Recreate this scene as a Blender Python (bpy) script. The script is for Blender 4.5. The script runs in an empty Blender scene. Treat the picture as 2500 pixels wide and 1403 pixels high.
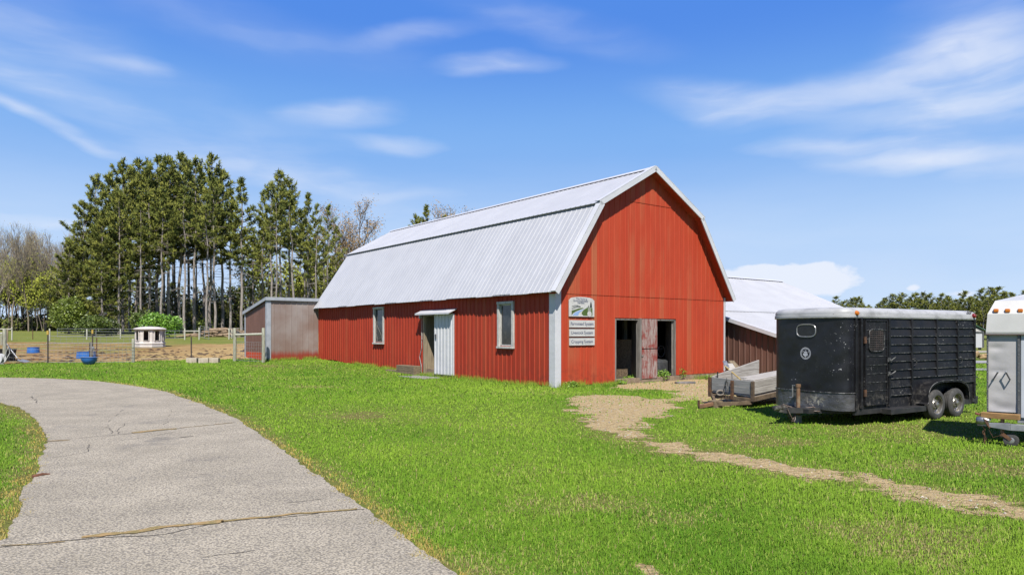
import bpy, bmesh, math, random
import numpy as np
from mathutils import Vector, Matrix
R = math.radians
sc = bpy.context.scene
COL = sc.collection
# ------------------------------------------------------------------ camera
F, HOR, CX, H = 1715.0, 812.0, 1250.0, 1.75      # focal length in photo pixels, horizon row, centre column, eye height
cd = bpy.data.cameras.new('camera'); cam = bpy.data.objects.new('camera', cd); COL.objects.link(cam)
cam.location = (0, 0, H); cam.rotation_euler = (R(90), 0, 0)
cd.sensor_width = 36; cd.lens = 36 * F / 2500; cd.shift_y = (HOR - 701.5) / 2500
cd.clip_end = 3000; sc.camera = cam
# ------------------------------------------------------------------ light
SUN_EL, SUN_AZ = 52.0, 4.0        # elevation; azimuth, degrees right of straight behind the camera
sv = Vector((math.sin(R(SUN_AZ)) * math.cos(R(SUN_EL)), -math.cos(R(SUN_AZ)) * math.cos(R(SUN_EL)), math.sin(R(SUN_EL))))
ld = bpy.data.lights.new('sun', 'SUN'); ld.energy = 5.0; ld.angle = R(0.53); ld.color = (1.0, 0.95, 0.87)
lo = bpy.data.objects.new('sun', ld); COL.objects.link(lo); lo.rotation_euler = (-sv).to_track_quat('-Z', 'Y').to_euler()
sc.view_settings.view_transform = 'Standard'; sc.view_settings.look = 'None'
sc.view_settings.exposure = 0.74; sc.view_settings.gamma = 1.0
sc.cycles.max_bounces = 6; sc.cycles.transparent_max_bounces = 4

# ------------------------------------------------------------------ node helpers
class NT:
    def __init__(s, tree): s.t = tree
    def n(s, typ, **kw):
        x = s.t.nodes.new(typ)
        for k, v in kw.items(): setattr(x, k, v)
        return x
    def put(s, sock, v):
        if isinstance(v, bpy.types.NodeSocket): s.t.links.new(v, sock)
        elif v is not None:
            try: sock.default_value = v
            except Exception: sock.default_value = (*v, 1.0) if len(v) == 3 else v
    def math(s, op, a, b=None, c=None, clamp=False):
        x = s.n('ShaderNodeMath', operation=op, use_clamp=clamp)
        s.put(x.inputs[0], a)
        if b is not None: s.put(x.inputs[1], b)
        if c is not None: s.put(x.inputs[2], c)
        return x.outputs[0]
    def vmath(s, op, a, b=None):
        x = s.n('ShaderNodeVectorMath', operation=op); s.put(x.inputs[0], a)
        if b is not None: s.put(x.inputs[1], b)
        return x.outputs['Value'] if op in ('LENGTH', 'DOT_PRODUCT') else x.outputs[0]
    def ramp(s, v, a, b, x=0.0, y=1.0, smooth=True):
        m = s.n('ShaderNodeMapRange', interpolation_type='SMOOTHSTEP' if smooth else 'LINEAR')
        s.put(m.inputs[0], v)
        for i, q in zip((1, 2, 3, 4), (a, b, x, y)): s.put(m.inputs[i], q)
        return m.outputs[0]
    def mix(s, f, a, b, mode='MIX'):
        m = s.n('ShaderNodeMix', data_type='RGBA', blend_type=mode)
        s.put(m.inputs[0], f); s.put(m.inputs[6], a); s.put(m.inputs[7], b)
        return m.outputs[2]
    def noise(s, vec, scale, detail=3.0, rough=0.55, dist=0.0):
        x = s.n('ShaderNodeTexNoise'); s.put(x.inputs['Vector'], vec)
        x.inputs['Scale'].default_value = scale; x.inputs['Detail'].default_value = detail
        x.inputs['Roughness'].default_value = rough; x.inputs['Distortion'].default_value = dist
        return x.outputs['Fac']
    def mapping(s, vec, loc=(0, 0, 0), rot=(0, 0, 0), scale=(1, 1, 1), typ='POINT'):
        m = s.n('ShaderNodeMapping', vector_type=typ); s.put(m.inputs[0], vec)
        m.inputs[1].default_value = loc; m.inputs[2].default_value = rot; m.inputs[3].default_value = scale
        return m.outputs[0]
    def obj(s): return s.n('ShaderNodeTexCoord').outputs['Object']
    def xyz(s, vec):
        x = s.n('ShaderNodeSeparateXYZ'); s.put(x.inputs[0], vec); return x.outputs
    def comb(s, x=0.0, y=0.0, z=0.0):
        c = s.n('ShaderNodeCombineXYZ')
        for i, q in enumerate((x, y, z)): s.put(c.inputs[i], q)
        return c.outputs[0]
    def attr(s, name):
        return s.n('ShaderNodeAttribute', attribute_name=name).outputs

def newmat(name):
    m = bpy.data.materials.new(name); m.use_nodes = True
    t = m.node_tree; t.nodes.clear()
    n = NT(t); out = n.n('ShaderNodeOutputMaterial'); b = n.n('ShaderNodeBsdfPrincipled')
    t.links.new(b.outputs[0], out.inputs[0])
    return m, n, b

def bump(n, b, h, dist=0.01, strength=1.0):
    x = n.n('ShaderNodeBump'); x.inputs['Strength'].default_value = strength; x.inputs['Distance'].default_value = dist
    n.put(x.inputs['Height'], h); n.put(b.inputs['Normal'], x.outputs[0])

def mk(name, c1, c2=None, scale=6.0, rough=0.6, metal=0.0, lo=0.35, hi=0.65, stretch=(1, 1, 1), bmp=0.0, bscale=None, detail=5.0, c3=None, s3=30.0, t3=0.62):
    """plain two-colour mottled material; c3 adds small specks"""
    m, n, b = newmat(name)
    v = n.mapping(n.obj(), scale=stretch)
    col = (*c1, 1)
    if c2:
        f = n.ramp(n.noise(v, scale, detail), lo, hi); col = n.mix(f, (*c1, 1), (*c2, 1))
    if c3:
        f3 = n.ramp(n.noise(v, s3, 4), t3, t3 + 0.05); col = n.mix(f3, col, (*c3, 1))
    n.put(b.inputs['Base Color'], col)
    b.inputs['Roughness'].default_value = rough; b.inputs['Metallic'].default_value = metal
    if bmp: bump(n, b, n.noise(v, bscale or scale * 4, 4), bmp)
    return m

# ------------------------------------------------------------------ mesh helpers
class MB:
    """collects shapes and links them as ONE mesh object"""
    def __init__(s, M=None): s.v = []; s.f = []; s.m = []; s.M = M or Matrix()
    def add(s, vs, fs, mi=0):
        o = len(s.v); M = s.M
        s.v += [tuple(M @ Vector(q)) for q in vs]; s.f += [tuple(i + o for i in f) for f in fs]; s.m += [mi] * len(fs)
        return s
    def box(s, x0, x1, y0, y1, z0, z1, mi=0):
        return s.add([(x0, y0, z0), (x1, y0, z0), (x1, y1, z0), (x0, y1, z0), (x0, y0, z1), (x1, y0, z1), (x1, y1, z1), (x0, y1, z1)],
                     [(0, 3, 2, 1), (4, 5, 6, 7), (0, 1, 5, 4), (1, 2, 6, 5), (2, 3, 7, 6), (3, 0, 4, 7)], mi)
    def bar(s, p0, p1, w, h, mi=0, up=(0, 0, 1)):
        p0, p1 = Vector(p0), Vector(p1); d = (p1 - p0).normalized(); up = Vector(up)
        if abs(d.dot(up)) > 0.99: up = Vector((0, 1, 0))
        a = d.cross(up).normalized() * (w / 2); c = a.cross(d).normalized() * (h / 2)
        vs = [p + i * a + j * c for p in (p0, p1) for i, j in ((-1, -1), (1, -1), (1, 1), (-1, 1))]
        return s.add(vs, [(0, 1, 2, 3), (7, 6, 5, 4), (0, 4, 5, 1), (1, 5, 6, 2), (2, 6, 7, 3), (3, 7, 4, 0)], mi)
    def tube(s, pts, r, n=8, mi=0, cap=True, closed=False):
        pts = [Vector(p) for p in pts]; k = len(pts)
        rs = r if isinstance(r, (list, tuple)) else [r] * k
        vs, fs = [], []; a = None
        for i, p in enumerate(pts):
            q0 = pts[i - 1] if (i or closed) else p; q1 = pts[(i + 1) % k] if (i < k - 1 or closed) else p
            d = (q1 - q0).normalized()
            if a is None or abs(a.dot(d)) > 0.999: a = d.orthogonal().normalized()
            a = (a - d * a.dot(d)).normalized(); c = d.cross(a)
            vs += [p + rs[i] * (math.cos(6.28318 * j / n) * a + math.sin(6.28318 * j / n) * c) for j in range(n)]
        for i in range(k if closed else k - 1):
            i2 = (i + 1) % k
            fs += [(i * n + j, i * n + (j + 1) % n, i2 * n + (j + 1) % n, i2 * n + j) for j in range(n)]
        if cap and not closed: fs += [tuple(range(n))[::-1], tuple((k - 1) * n + j for j in range(n))]
        return s.add(vs, fs, mi)
    def lathe(s, prof, c=(0, 0, 0), axis='z', n=24, mi=0):
        """prof: (radius, height along the axis)"""
        vs, fs = [], []; c = Vector(c)
        for r, h in prof:
            for j in range(n):
                x, y = r * math.cos(6.28318 * j / n), r * math.sin(6.28318 * j / n)
                vs.append(c + Vector({'z': (x, y, h), 'y': (x, h, y), 'x': (h, x, y)}[axis]))
        for i in range(len(prof) - 1):
            fs += [(i * n + j, i * n + (j + 1) % n, (i + 1) * n + (j + 1) % n, (i + 1) * n + j) for j in range(n)]
        return s.add(vs, fs, mi)
    def prism(s, poly, a, b, axis='y', mi=0):
        """poly in the two other axes, pushed from a to b along axis"""
        k = len(poly); g = {'y': lambda p, t: (p[0], t, p[1]), 'x': lambda p, t: (t, p[0], p[1]), 'z': lambda p, t: (p[0], p[1], t)}[axis]
        vs = [g(p, a) for p in poly] + [g(p, b) for p in poly]
        fs = [tuple(range(k))[::-1], tuple(range(k, 2 * k))] + [(i, (i + 1) % k, k + (i + 1) % k, k + i) for i in range(k)]
        return s.add(vs, fs, mi)
    def build(s, name, mats, parent=None, smooth=False, bevel=0.0, loc=None, rot=None, fix=True):
        me = bpy.data.meshes.new(name); me.from_pydata(s.v, [], s.f)
        mats = mats if isinstance(mats, (list, tuple)) else [mats]
        for m in mats: me.materials.append(m)
        if len(mats) > 1: me.polygons.foreach_set('material_index', s.m)
        if fix:
            bm = bmesh.new(); bm.from_mesh(me); bmesh.ops.recalc_face_normals(bm, faces=bm.faces); bm.to_mesh(me); bm.free()
        if smooth:
            me.polygons.foreach_set('use_smooth', [True] * len(me.polygons))
            if hasattr(me, 'set_sharp_from_angle'): me.set_sharp_from_angle(angle=R(38))
        me.update()
        o = bpy.data.objects.new(name, me); COL.objects.link(o)
        if parent: o.parent = parent
        if loc is not None: o.location = loc
        if rot is not None: o.rotation_euler = rot
        if bevel:
            md = o.modifiers.new('bevel', 'BEVEL'); md.width = bevel; md.segments = 2; md.limit_method = 'ANGLE'; md.angle_limit = R(35)
        return o

def npmesh(name, V, Fc, mats, parent=None, col=None, mi=None, smooth=False):
    """numpy vertices (n,3) and faces (k,3|4) -> object; col (n,4) goes to the point attribute 'tint'"""
    me = bpy.data.meshes.new(name); V = np.asarray(V, np.float32); Fc = np.asarray(Fc, np.int32); k = Fc.shape[1]
    me.vertices.add(len(V)); me.vertices.foreach_set('co', V.ravel())
    me.loops.add(Fc.size); me.loops.foreach_set('vertex_index', Fc.ravel())
    me.polygons.add(len(Fc)); me.polygons.foreach_set('loop_start', np.arange(0, Fc.size, k, dtype=np.int32))
    for m in (mats if isinstance(mats, (list, tuple)) else [mats]): me.materials.append(m)
    if mi is not None: me.polygons.foreach_set('material_index', np.asarray(mi, np.int32))
    me.update(calc_edges=True)
    if col is not None:
        a = me.attributes.new('tint', 'FLOAT_COLOR', 'POINT'); a.data.foreach_set('color', np.asarray(col, np.float32).ravel())
    me.polygons.foreach_set('use_smooth', np.full(len(Fc), smooth))
    o = bpy.data.objects.new(name, me); COL.objects.link(o)
    if parent: o.parent = parent
    return o

def tag(o, label=None, cat=None, group=None, kind=None):
    for k, v in (('label', label), ('category', cat), ('group', group), ('kind', kind)):
        if v: o[k] = v
    return o
def thing(name, label, cat, loc=(0, 0, 0), rz=0.0, group=None):
    o = bpy.data.objects.new(name, None); COL.objects.link(o); o.empty_display_size = 0.2
    o.location = loc; o.rotation_euler = (0, 0, rz)
    return tag(o, label, cat, group)
def dup(root, loc, rz=0.0, scale=None, label=None, group=None):
    r = root.copy(); COL.objects.link(r); r.location = loc; r.rotation_euler = (0, 0, rz)
    if scale is not None: r.scale = scale if isinstance(scale, (tuple, list)) else (scale,) * 3
    if label: r['label'] = label
    if group: r['group'] = group
    for ch in list(root.children):
        c = ch.copy(); COL.objects.link(c); c.parent = r
        for g in ch.children:
            e = g.copy(); COL.objects.link(e); e.parent = c
    return r

# ------------------------------------------------------------------ places
def sstep(a, b, x):
    t = np.clip((np.asarray(x, float) - a) / (b - a), 0, 1); return t * t * (3 - 2 * t)
def ground_z(x, y):
    """height of the ground: flat round the barn front, rising slowly behind and to the left"""
    y = np.asarray(y, float); x = np.asarray(x, float)
    s = 0.037 * np.clip(y - 27.5, 0, 40.5) + 0.016 * np.clip(y - 68, 0, 140)
    return s * (1 - 0.8 * sstep(-6, 8, x))
def gz(x, y): return float(ground_z(x, y))
def pix(px, py, Y): return Vector(((px - CX) / F * Y, Y, H + (HOR - py) / F * Y))
def onground(px, py):
    """where the sight line of a photo pixel meets the ground"""
    lo, hi = 1.0, 400.0
    for _ in range(60):
        m = (lo + hi) / 2
        if H + (HOR - py) / F * m > gz((px - CX) / F * m, m): lo = m
        else: hi = m
    return Vector(((px - CX) / F * lo, lo, gz((px - CX) / F * lo, lo)))
def vnoise(x, y, seed=0):
    x = np.asarray(x, float); y = np.asarray(y, float); xi = np.floor(x); yi = np.floor(y); fx = x - xi; fy = y - yi
    def h(a, b):
        q = np.sin(a * 127.1 + b * 311.7 + seed * 74.7) * 43758.5453; return q - np.floor(q)
    u = fx * fx * (3 - 2 * fx); v = fy * fy * (3 - 2 * fy)
    return (h(xi, yi) * (1 - u) + h(xi + 1, yi) * u) * (1 - v) + (h(xi, yi + 1) * (1 - u) + h(xi + 1, yi + 1) * u) * v
def fbm(x, y, s, seed=0, o=4):
    t = 0; a = 0.5; x = np.asarray(x) / s; y = np.asarray(y) / s
    for i in range(o): t = t + a * vnoise(x, y, seed + i); x = x * 2.03; y = y * 2.03; a *= 0.5
    return t / (1 - 0.5 ** o)
def poly_sd(x, y, P):
    """signed distance to a polygon, negative inside"""
    x = np.asarray(x, float); y = np.asarray(y, float); d = np.full(x.shape, 1e9); ins = np.zeros(x.shape, bool)
    for i in range(len(P)):
        ax, ay = P[i][0], P[i][1]; bx, by = P[i - 1][0], P[i - 1][1]
        ex, ey = bx - ax, by - ay; t = np.clip(((x - ax) * ex + (y - ay) * ey) / (ex * ex + ey * ey + 1e-12), 0, 1)
        d = np.minimum(d, np.hypot(x - ax - t * ex, y - ay - t * ey))
        c = ((ay > y) != (by > y)) & (x < (bx - ax) * (y - ay) / (by - ay + 1e-12) + ax); ins ^= c
    return np.where(ins, -d, d)
def line_d(x, y, P):
    x = np.asarray(x, float); y = np.asarray(y, float); d = np.full(x.shape, 1e9)
    for (ax, ay), (bx, by) in zip(P[:-1], P[1:]):
        ex, ey = bx - ax, by - ay; t = np.clip(((x - ax) * ex + (y - ay) * ey) / (ex * ex + ey * ey), 0, 1)
        d = np.minimum(d, np.hypot(x - ax - t * ex, y - ay - t * ey))
    return d
def soft_normal(n, b, k):
    """leaves and blades shade partly like the soft surface they make up together"""
    g = n.n('ShaderNodeNewGeometry').outputs['Normal']; v = n.vmath('ADD', n.vmath('MULTIPLY', g, (1 - k,) * 3), (0, -.25 * k, k)); n.put(b.inputs['Normal'], n.vmath('NORMALIZE', v))
def gp(*pts): return [tuple(onground(a, b))[:2] for a, b in pts]

# ------------------------------------------------------------------ sky
w = bpy.data.worlds.new('World'); sc.world = w; w.use_nodes = True
wt = w.node_tree; wt.nodes.clear(); N = NT(wt)
sky = N.n('ShaderNodeTexSky', sky_type='NISHITA'); sky.sun_disc = False
sky.sun_elevation = R(SUN_EL); sky.sun_rotation = R(180 - SUN_AZ); sky.altitude = 200; sky.air_density = 1.0; sky.dust_density = 0.4; sky.ozone_density = 2.2
dirv = N.n('ShaderNodeTexCoord').outputs['Generated']; dx, dy, dz = N.xyz(dirv)
az = N.math('ARCTAN2', dx, dy); el = N.math('ARCSINE', dz)
base = N.comb(az, el, 0.0)
# clear deep spring blue: the physical sky, strengthened in the blue and capped so that no part of it glares
cr = N.n('ShaderNodeValToRGB'); cr.color_ramp.interpolation = 'EASE'
els = cr.color_ramp.elements; els[0].position = 0.0; els[0].color = (.56, .74, .97, 1); els[1].position = 1.0; els[1].color = (.035, .11, .42, 1)
for p_, c_ in ((.07, (.42, .63, .95, 1)), (.16, (.20, .435, .88, 1)), (.27, (.092, .27, .80, 1)), (.42, (.055, .18, .64, 1))):
    e_ = els.new(p_); e_.color = c_
N.put(cr.inputs[0], N.math('DIVIDE', el, 1.5708))
cap = N.mix(1.0, cr.outputs[0], (10, 10, 10, 1), 'MULTIPLY'); lift = N.mix(1.0, sky.outputs[0], (1.25, 2.6, 3.6, 1), 'MULTIPLY')
blue = N.mix(1.0, lift, cap, 'DARKEN')
wob = N.n('ShaderNodeTexNoise'); wob.inputs['Scale'].default_value = 5.0; wob.inputs['Detail'].default_value = 4; wt.links.new(N.mapping(base, scale=(1, 2.5, 1)), wob.inputs['Vector'])
wv = N.vmath('SUBTRACT', wob.outputs['Color'], (0.5, 0.5, 0.5))
wsc = N.vmath('MULTIPLY', wv, (0.12, 0.045, 0.0)); pos = N.vmath('ADD', base, wsc)
def sky_ae(px, py):
    d = Vector(((px - CX) / F, 1.0, (HOR - py) / F)).normalized(); return math.atan2(d.x, d.y), math.asin(d.z)
# cirrus streaks: centre, half-length, half-height (photo pixels), tilt, strength
CL = [(2400, 290, 400, 120, 14, .50), (2230, 200, 330, 100, 18, .38), (2380, 130, 230, 170, 30, .36), (1740, 240, 200, 48, -8, .60), (2030, 215, 330, 48, 12, .38),
      (2330, 395, 330, 36, -4, .46), (2430, 440, 200, 30, 5, .36), (2030, 360, 230, 22, -5, .34), (1200, 160, 150, 26, 2, .58), (850, 272, 140, 36, 6, .48), (965, 346, 120, 24, 0, .36),
      (1010, 85, 170, 26, 8, .26), (110, 305, 280, 20, -17, .50), (170, 220, 200, 26, -8, .36), (40, 200, 110, 26, -10, .26), (60, 535, 260, 32, -7, .6), (330, 160, 110, 22, -2, .3),
      (40, 60, 240, 90, 0, .3), (500, 330, 560, 120, -9, .26), (830, 470, 520, 80, -8, .34), (2160, 505, 150, 22, 0, .35), (600, 70, 420, 60, -6, .16), (1330, 60, 300, 40, -12, .2),
      (1880, 690, 210, 50, 0, .95), (1960, 668, 130, 42, 4, .9), (1830, 668, 90, 34, 0, .7), (2230, 703, 36, 14, 0, .7), (2350, 716, 90, 20, 0, .55), (2010, 700, 160, 26, 0, .5)]
tot = cum = None
for i, (px, py, a, b, tl, s) in enumerate(CL):
    a0, e0 = sky_ae(px, py); k = math.cos(a0) ** 1.0
    low = py > 660
    mv = N.mapping(base if low else pos, loc=(a0, e0, 0), rot=(0, 0, R(tl)), scale=(a / F * k, b / F * k, 1), typ='TEXTURE')
    m = N.ramp(N.vmath('LENGTH', mv), 1.35, 0.0, 0.0, s)
    if low: cum = m if cum is None else N.math('ADD', cum, m)
    else: tot = m if tot is None else N.math('ADD', tot, m)
st = N.noise(N.mapping(pos, rot=(0, 0, R(-6)), scale=(2.0, 11, 1)), 2.2, 5, 0.5)
st2 = N.noise(N.mapping(pos, scale=(3, 5, 1)), 3.0, 4, 0.5)
str_ = N.math('MULTIPLY', N.ramp(st, 0.34, 0.66, 0.38, 1.1), N.ramp(st2, 0.25, 0.62, 0.7, 1.1))
cl = N.math('MULTIPLY', tot, str_, clamp=True)
veil = N.math('MULTIPLY', N.ramp(el, 0.34, 0.03, 0.0, 0.26), N.ramp(st, 0.25, 0.7, 0.75, 1.15))
cl = N.math('MAXIMUM', N.math('MULTIPLY', cl, 0.92), veil)
puff = N.noise(N.mapping(base, scale=(1, 1.5, 1)), 34, 6, .55); puf2 = N.noise(base, 12, 2, .5)
cu = N.ramp(N.math('ADD', cum, N.math('MULTIPLY', N.math('SUBTRACT', N.math('ADD', puff, puf2), 1.0), 1.15)), .42, .86, 0, .92)
cl = N.math('MULTIPLY', N.math('MAXIMUM', cl, N.math('MULTIPLY', cu, N.ramp(cum, .05, .3))), N.ramp(el, -0.02, 0.03))
cm = N.mix(cl, blue, (8.3, 8.8, 9.9, 1))
bg = N.n('ShaderNodeBackground'); bg.inputs[1].default_value = 0.06; N.put(bg.inputs[0], cm)
wo = N.n('ShaderNodeOutputWorld'); wt.links.new(bg.outputs[0], wo.inputs[0])
# ================================================================== setting: ground, driveway, dirt
BA = math.atan2(0.61, 0.792)                      # turn of the barn
BU = Vector((math.cos(BA), math.sin(BA), 0)); BD = Vector((-BU.y, BU.x, 0)); BC = Vector((1.374, 22.23, 0))
BW, BL = 8.75, 19.1                               # barn width and length
def bw(a, b): return tuple((BC + BU * a + BD * b)[:2])
barn_poly = [bw(0, 0), bw(BW, 0), bw(BW, BL), bw(0, BL)]
back_poly = [bw(9.0, -2.6), bw(22, -2.6), bw(22, 12), bw(9.0, 12)]
shed_poly = [bw(0, 19.1), bw(-2.75, 19.1), bw(-2.75, 22.9), bw(0, 22.9)]
drive_px = [(-900, 921), (-300, 920), (0, 922), (120, 924), (230, 930), (310, 940), (365, 949), (405, 956), (440, 970), (500, 990), (545, 1010), (585, 1028), (625, 1055), (690, 1100), (740, 1136),
            (800, 1178), (845, 1212), (890, 1244), (940, 1285), (1000, 1330), (1060, 1372), (1120, 1410), (1240, 1500), (1420, 1640), (300, 1800), (-700, 1900), (-300, 1500),
            (-60, 1345), (5, 1318), (22, 1285), (40, 1255), (50, 1230), (58, 1200), (70, 1180), (84, 1160), (95, 1140), (104, 1115), (112, 1095), (115, 1080), (104, 1050), (85, 1022), (60, 1002), (30, 990), (0, 984), (-300, 972), (-900, 965)]
DRIVE = gp(*drive_px)
def smooth_poly(P, step, amp, seed):
    """resample an outline and give it a crumbled edge"""
    rng = random.Random(seed); out = []
    for i in range(len(P)):
        a, b = Vector((*P[i], 0)), Vector((*P[(i + 1) % len(P)], 0)); L = (b - a).length; k = max(1, int(L / step)); nn = (b - a).normalized(); nn = Vector((-nn.y, nn.x, 0))
        for j in range(k):
            p = a + (b - a) * (j / k); q = float(fbm(p.x, p.y, 0.5, seed)) - 0.5
            p = p + nn * (q * 2 * amp + rng.uniform(-.3, .3) * amp); out.append((p.x, p.y))
    return out
DIRT1 = gp((1392, 985), (1400, 972), (1445, 962), (1520, 964), (1580, 972), (1625, 972), (1640, 955), (1560, 950), (1520, 938), (1600, 932), (1700, 930), (1760, 935), (1900, 960), (1960, 985), (1735, 990), (1700, 972), (1650, 985), (1640, 1003), (1610, 1016), (1590, 1040), (1500, 1052), (1440, 1035), (1408, 1010))
DIRT0 = gp((1480, 948), (1540, 936), (1660, 926), (1745, 920), (1745, 940), (1640, 950), (1560, 952))
TRACK = gp((1450, 1028), (1500, 1050), (1580, 1078), (1660, 1098), (1760, 1115), (1900, 1140), (2050, 1165), (2200, 1190), (2350, 1216), (2520, 1250), (2800, 1310))
PATCH = gp((1535, 1366), (1565, 1366), (1620, 1398), (1660, 1430), (1590, 1420))
def dirt_mask(x, y):
    n1 = fbm(x, y, 0.55, 3) - 0.5; n2 = fbm(x, y, 0.16, 9, 3) - 0.5; nn = n1 * 1.15 + n2 * 0.7
    d1 = np.minimum(poly_sd(x, y, DIRT1), poly_sd(x, y, DIRT0))
    m = sstep(0.3, -0.28, d1 + nn * 0.9)
    tw = 0.11 + 0.10 * (fbm(x, y, 1.3, 5) - .5)
    m = np.maximum(m, (.78 + .22 * sstep(.4, .62, fbm(x, y, 1.1, 51))) * sstep(0.42, -0.06, line_d(x, y, TRACK) - tw + nn * 0.85))
    m = np.maximum(m, sstep(0.08, -0.06, poly_sd(x, y, PATCH) + nn * .2))
    return m
def thin_mask(x, y):
    """thin, yellowed grass: road verges, along the track, under the trailers"""
    n = fbm(x, y, 0.8, 21) - .5
    m = sstep(0.55, 0.0, poly_sd(x, y, DRIVE) + n * .5) * 0.9
    m = np.maximum(m, 0.8 * sstep(1.0, 0.15, line_d(x, y, TRACK) + n * 1.2))
    m = np.maximum(m, 0.7 * sstep(1.6, 0.0, np.hypot((x - 6.9) / 1.6, y - 12.6) - .3 + n * 1.6))
    for q in gp((745, 945), (880, 1015), (640, 893), (2480, 1110), (2310, 1140), (1850, 1075), (1480, 1230), (2250, 1325), (990, 1290)):
        m = np.maximum(m, 0.8 * sstep(0.9, 0.2, np.hypot((x - q[0]) / 1.5, y - q[1]) + n * 1.3))
    return np.clip(m + 0.28 * sstep(0.54, 0.75, fbm(x, y, 2.2, 33)), 0, 1)
PAD0 = 31.5                                        # the paddock begins here
def pad_edge(x): return 34.2 + 0.32 * (x + 23) + 0.2 * (np.sin(x * .7) + fbm(x, x * 0, 1.5, 4))
def pad_mask(x, y):
    n = fbm(x, y, 2.5, 41) - .5
    far = 54.0 + 0.0 * x
    m = sstep(-0.3, 0.5, y - pad_edge(x) + n * .9) * sstep(3.5, -2.5, y - far + n * 9) * sstep(.5, -.6, x + 12.8)
    return m

grassA, grassB, straw, soil = (0.19, 0.31, 0.03), (0.27, 0.37, 0.05), (0.36, 0.27, 0.13), (0.16, 0.085, 0.04)
m_ground, n, b = newmat('ground')
p = n.obj(); at = n.attr('tint'); sp = n.n('ShaderNodeSeparateColor'); n.put(sp.inputs[0], at['Color'])
big = n.ramp(n.noise(p, 0.35, 4), .35, .65); fine = n.noise(p, 14, 6, .65); mid = n.noise(p, 2.3, 5, .6)
g = n.mix(big, (*grassA, 1), (0.23, 0.35, 0.04, 1)); g = n.mix(n.ramp(mid, .5, .75), g, (*grassB, 1)); g = n.mix(n.ramp(fine, .3, .6, 0.75, 0), g, (.06, .06, .02, 1))
g = n.mix(n.math('MULTIPLY', sp.outputs[1], n.ramp(mid, .3, .6, .4, 1)), g, (.22, .20, .06, 1))
d_ = n.mix(n.ramp(n.noise(p, 9, 6, .7), .35, .65), (.42, .30, .145, 1), (.66, .50, .26, 1)); d_ = n.mix(n.ramp(n.noise(p, 55, 3), .56, .66), d_, (.74, .62, .42, 1)); d_ = n.mix(n.ramp(n.noise(p, 30, 5), .6, .7), d_, (.12, .085, .05, 1))
fd = n.ramp(n.math('ADD', sp.outputs[0], n.math('MULTIPLY', n.math('SUBTRACT', fine, .5), .5)), .42, .6)
g = n.mix(fd, g, d_)
pw = n.mapping(p, scale=(.35, 1.3, 1))
soilc = n.mix(n.ramp(n.noise(pw, 1.6, 6, .65), .42, .62), (.28, .15, .06, 1), (.56, .39, .18, 1)); soilc = n.mix(n.ramp(n.noise(pw, 4.5, 5, .7), .58, .68), soilc, (.045, .028, .018, 1))
soilc = n.mix(n.math('MULTIPLY', n.ramp(n.noise(n.mapping(p, scale=(.12, .5, 1)), 1.4, 4), .46, .6), .75), soilc, (.27, .27, .075, 1))
soilc = n.mix(n.ramp(n.xyz(p)[0], -25.0, -17.0), soilc, n.mix(n.ramp(n.noise(pw, 3, 6, .7), .4, .6), (.40, .25, .10, 1), (.66, .49, .23, 1)))
soilc = n.mix(n.ramp(n.noise(pw, 6.0, 5, .7), .66, .72), soilc, (.05, .03, .02, 1))
fy = n.ramp(n.xyz(p)[1], 33, 52); g = n.mix(n.math('MULTIPLY', fy, .8), g, n.mix(n.ramp(n.noise(n.mapping(p, scale=(.2, .8, 1)), 1.2, 5), .4, .65), (.20, .23, .05, 1), (.29, .27, .085, 1)))
g = n.mix(n.ramp(n.math('ADD', sp.outputs[2], n.math('MULTIPLY', n.math('SUBTRACT', mid, .5), .7)), .4, .6), g, soilc)
n.put(b.inputs['Base Color'], g); b.inputs['Roughness'].default_value = .95; b.inputs['Specular IOR Level'].default_value = .1
bump(n, b, n.math('ADD', fine, n.math('MULTIPLY', mid, 1.5)), .06)

def axis(a, b, h, far, gr=1.13):
    c = list(np.arange(a, b + h / 2, h)); s = h; q = b
    while q < far[1]: s *= gr; q += s; c.append(q)
    s = h; q = a
    while q > far[0]: s *= gr; q -= s; c.insert(0, q)
    return np.array(c)
gx = axis(-11, 11, .09, (-700, 700)); gy = axis(3.2, 24, .09, (-60, 900), 1.03)
X, Y = np.meshgrid(gx, gy); Z = ground_z(X, Y)
T = np.zeros((*X.shape, 4), np.float32); T[..., 3] = 1; T[..., 0] = dirt_mask(X, Y); T[..., 1] = thin_mask(X, Y); T[..., 2] = pad_mask(X, Y)
Z = Z + pad_mask(X, Y) * (fbm(X, Y, .6, 7) - .5) * .10 + (1 - sstep(26, 28, 27.5 + 0 * Y)) * 0
idx = np.arange(X.size).reshape(X.shape)
FC = np.stack([idx[:-1, :-1], idx[:-1, 1:], idx[1:, 1:], idx[1:, :-1]], -1).reshape(-1, 4)
ground = npmesh('ground', np.stack([X, Y, Z], -1).reshape(-1, 3), FC, m_ground, col=T.reshape(-1, 4), smooth=True); tag(ground, kind='structure')

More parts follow.
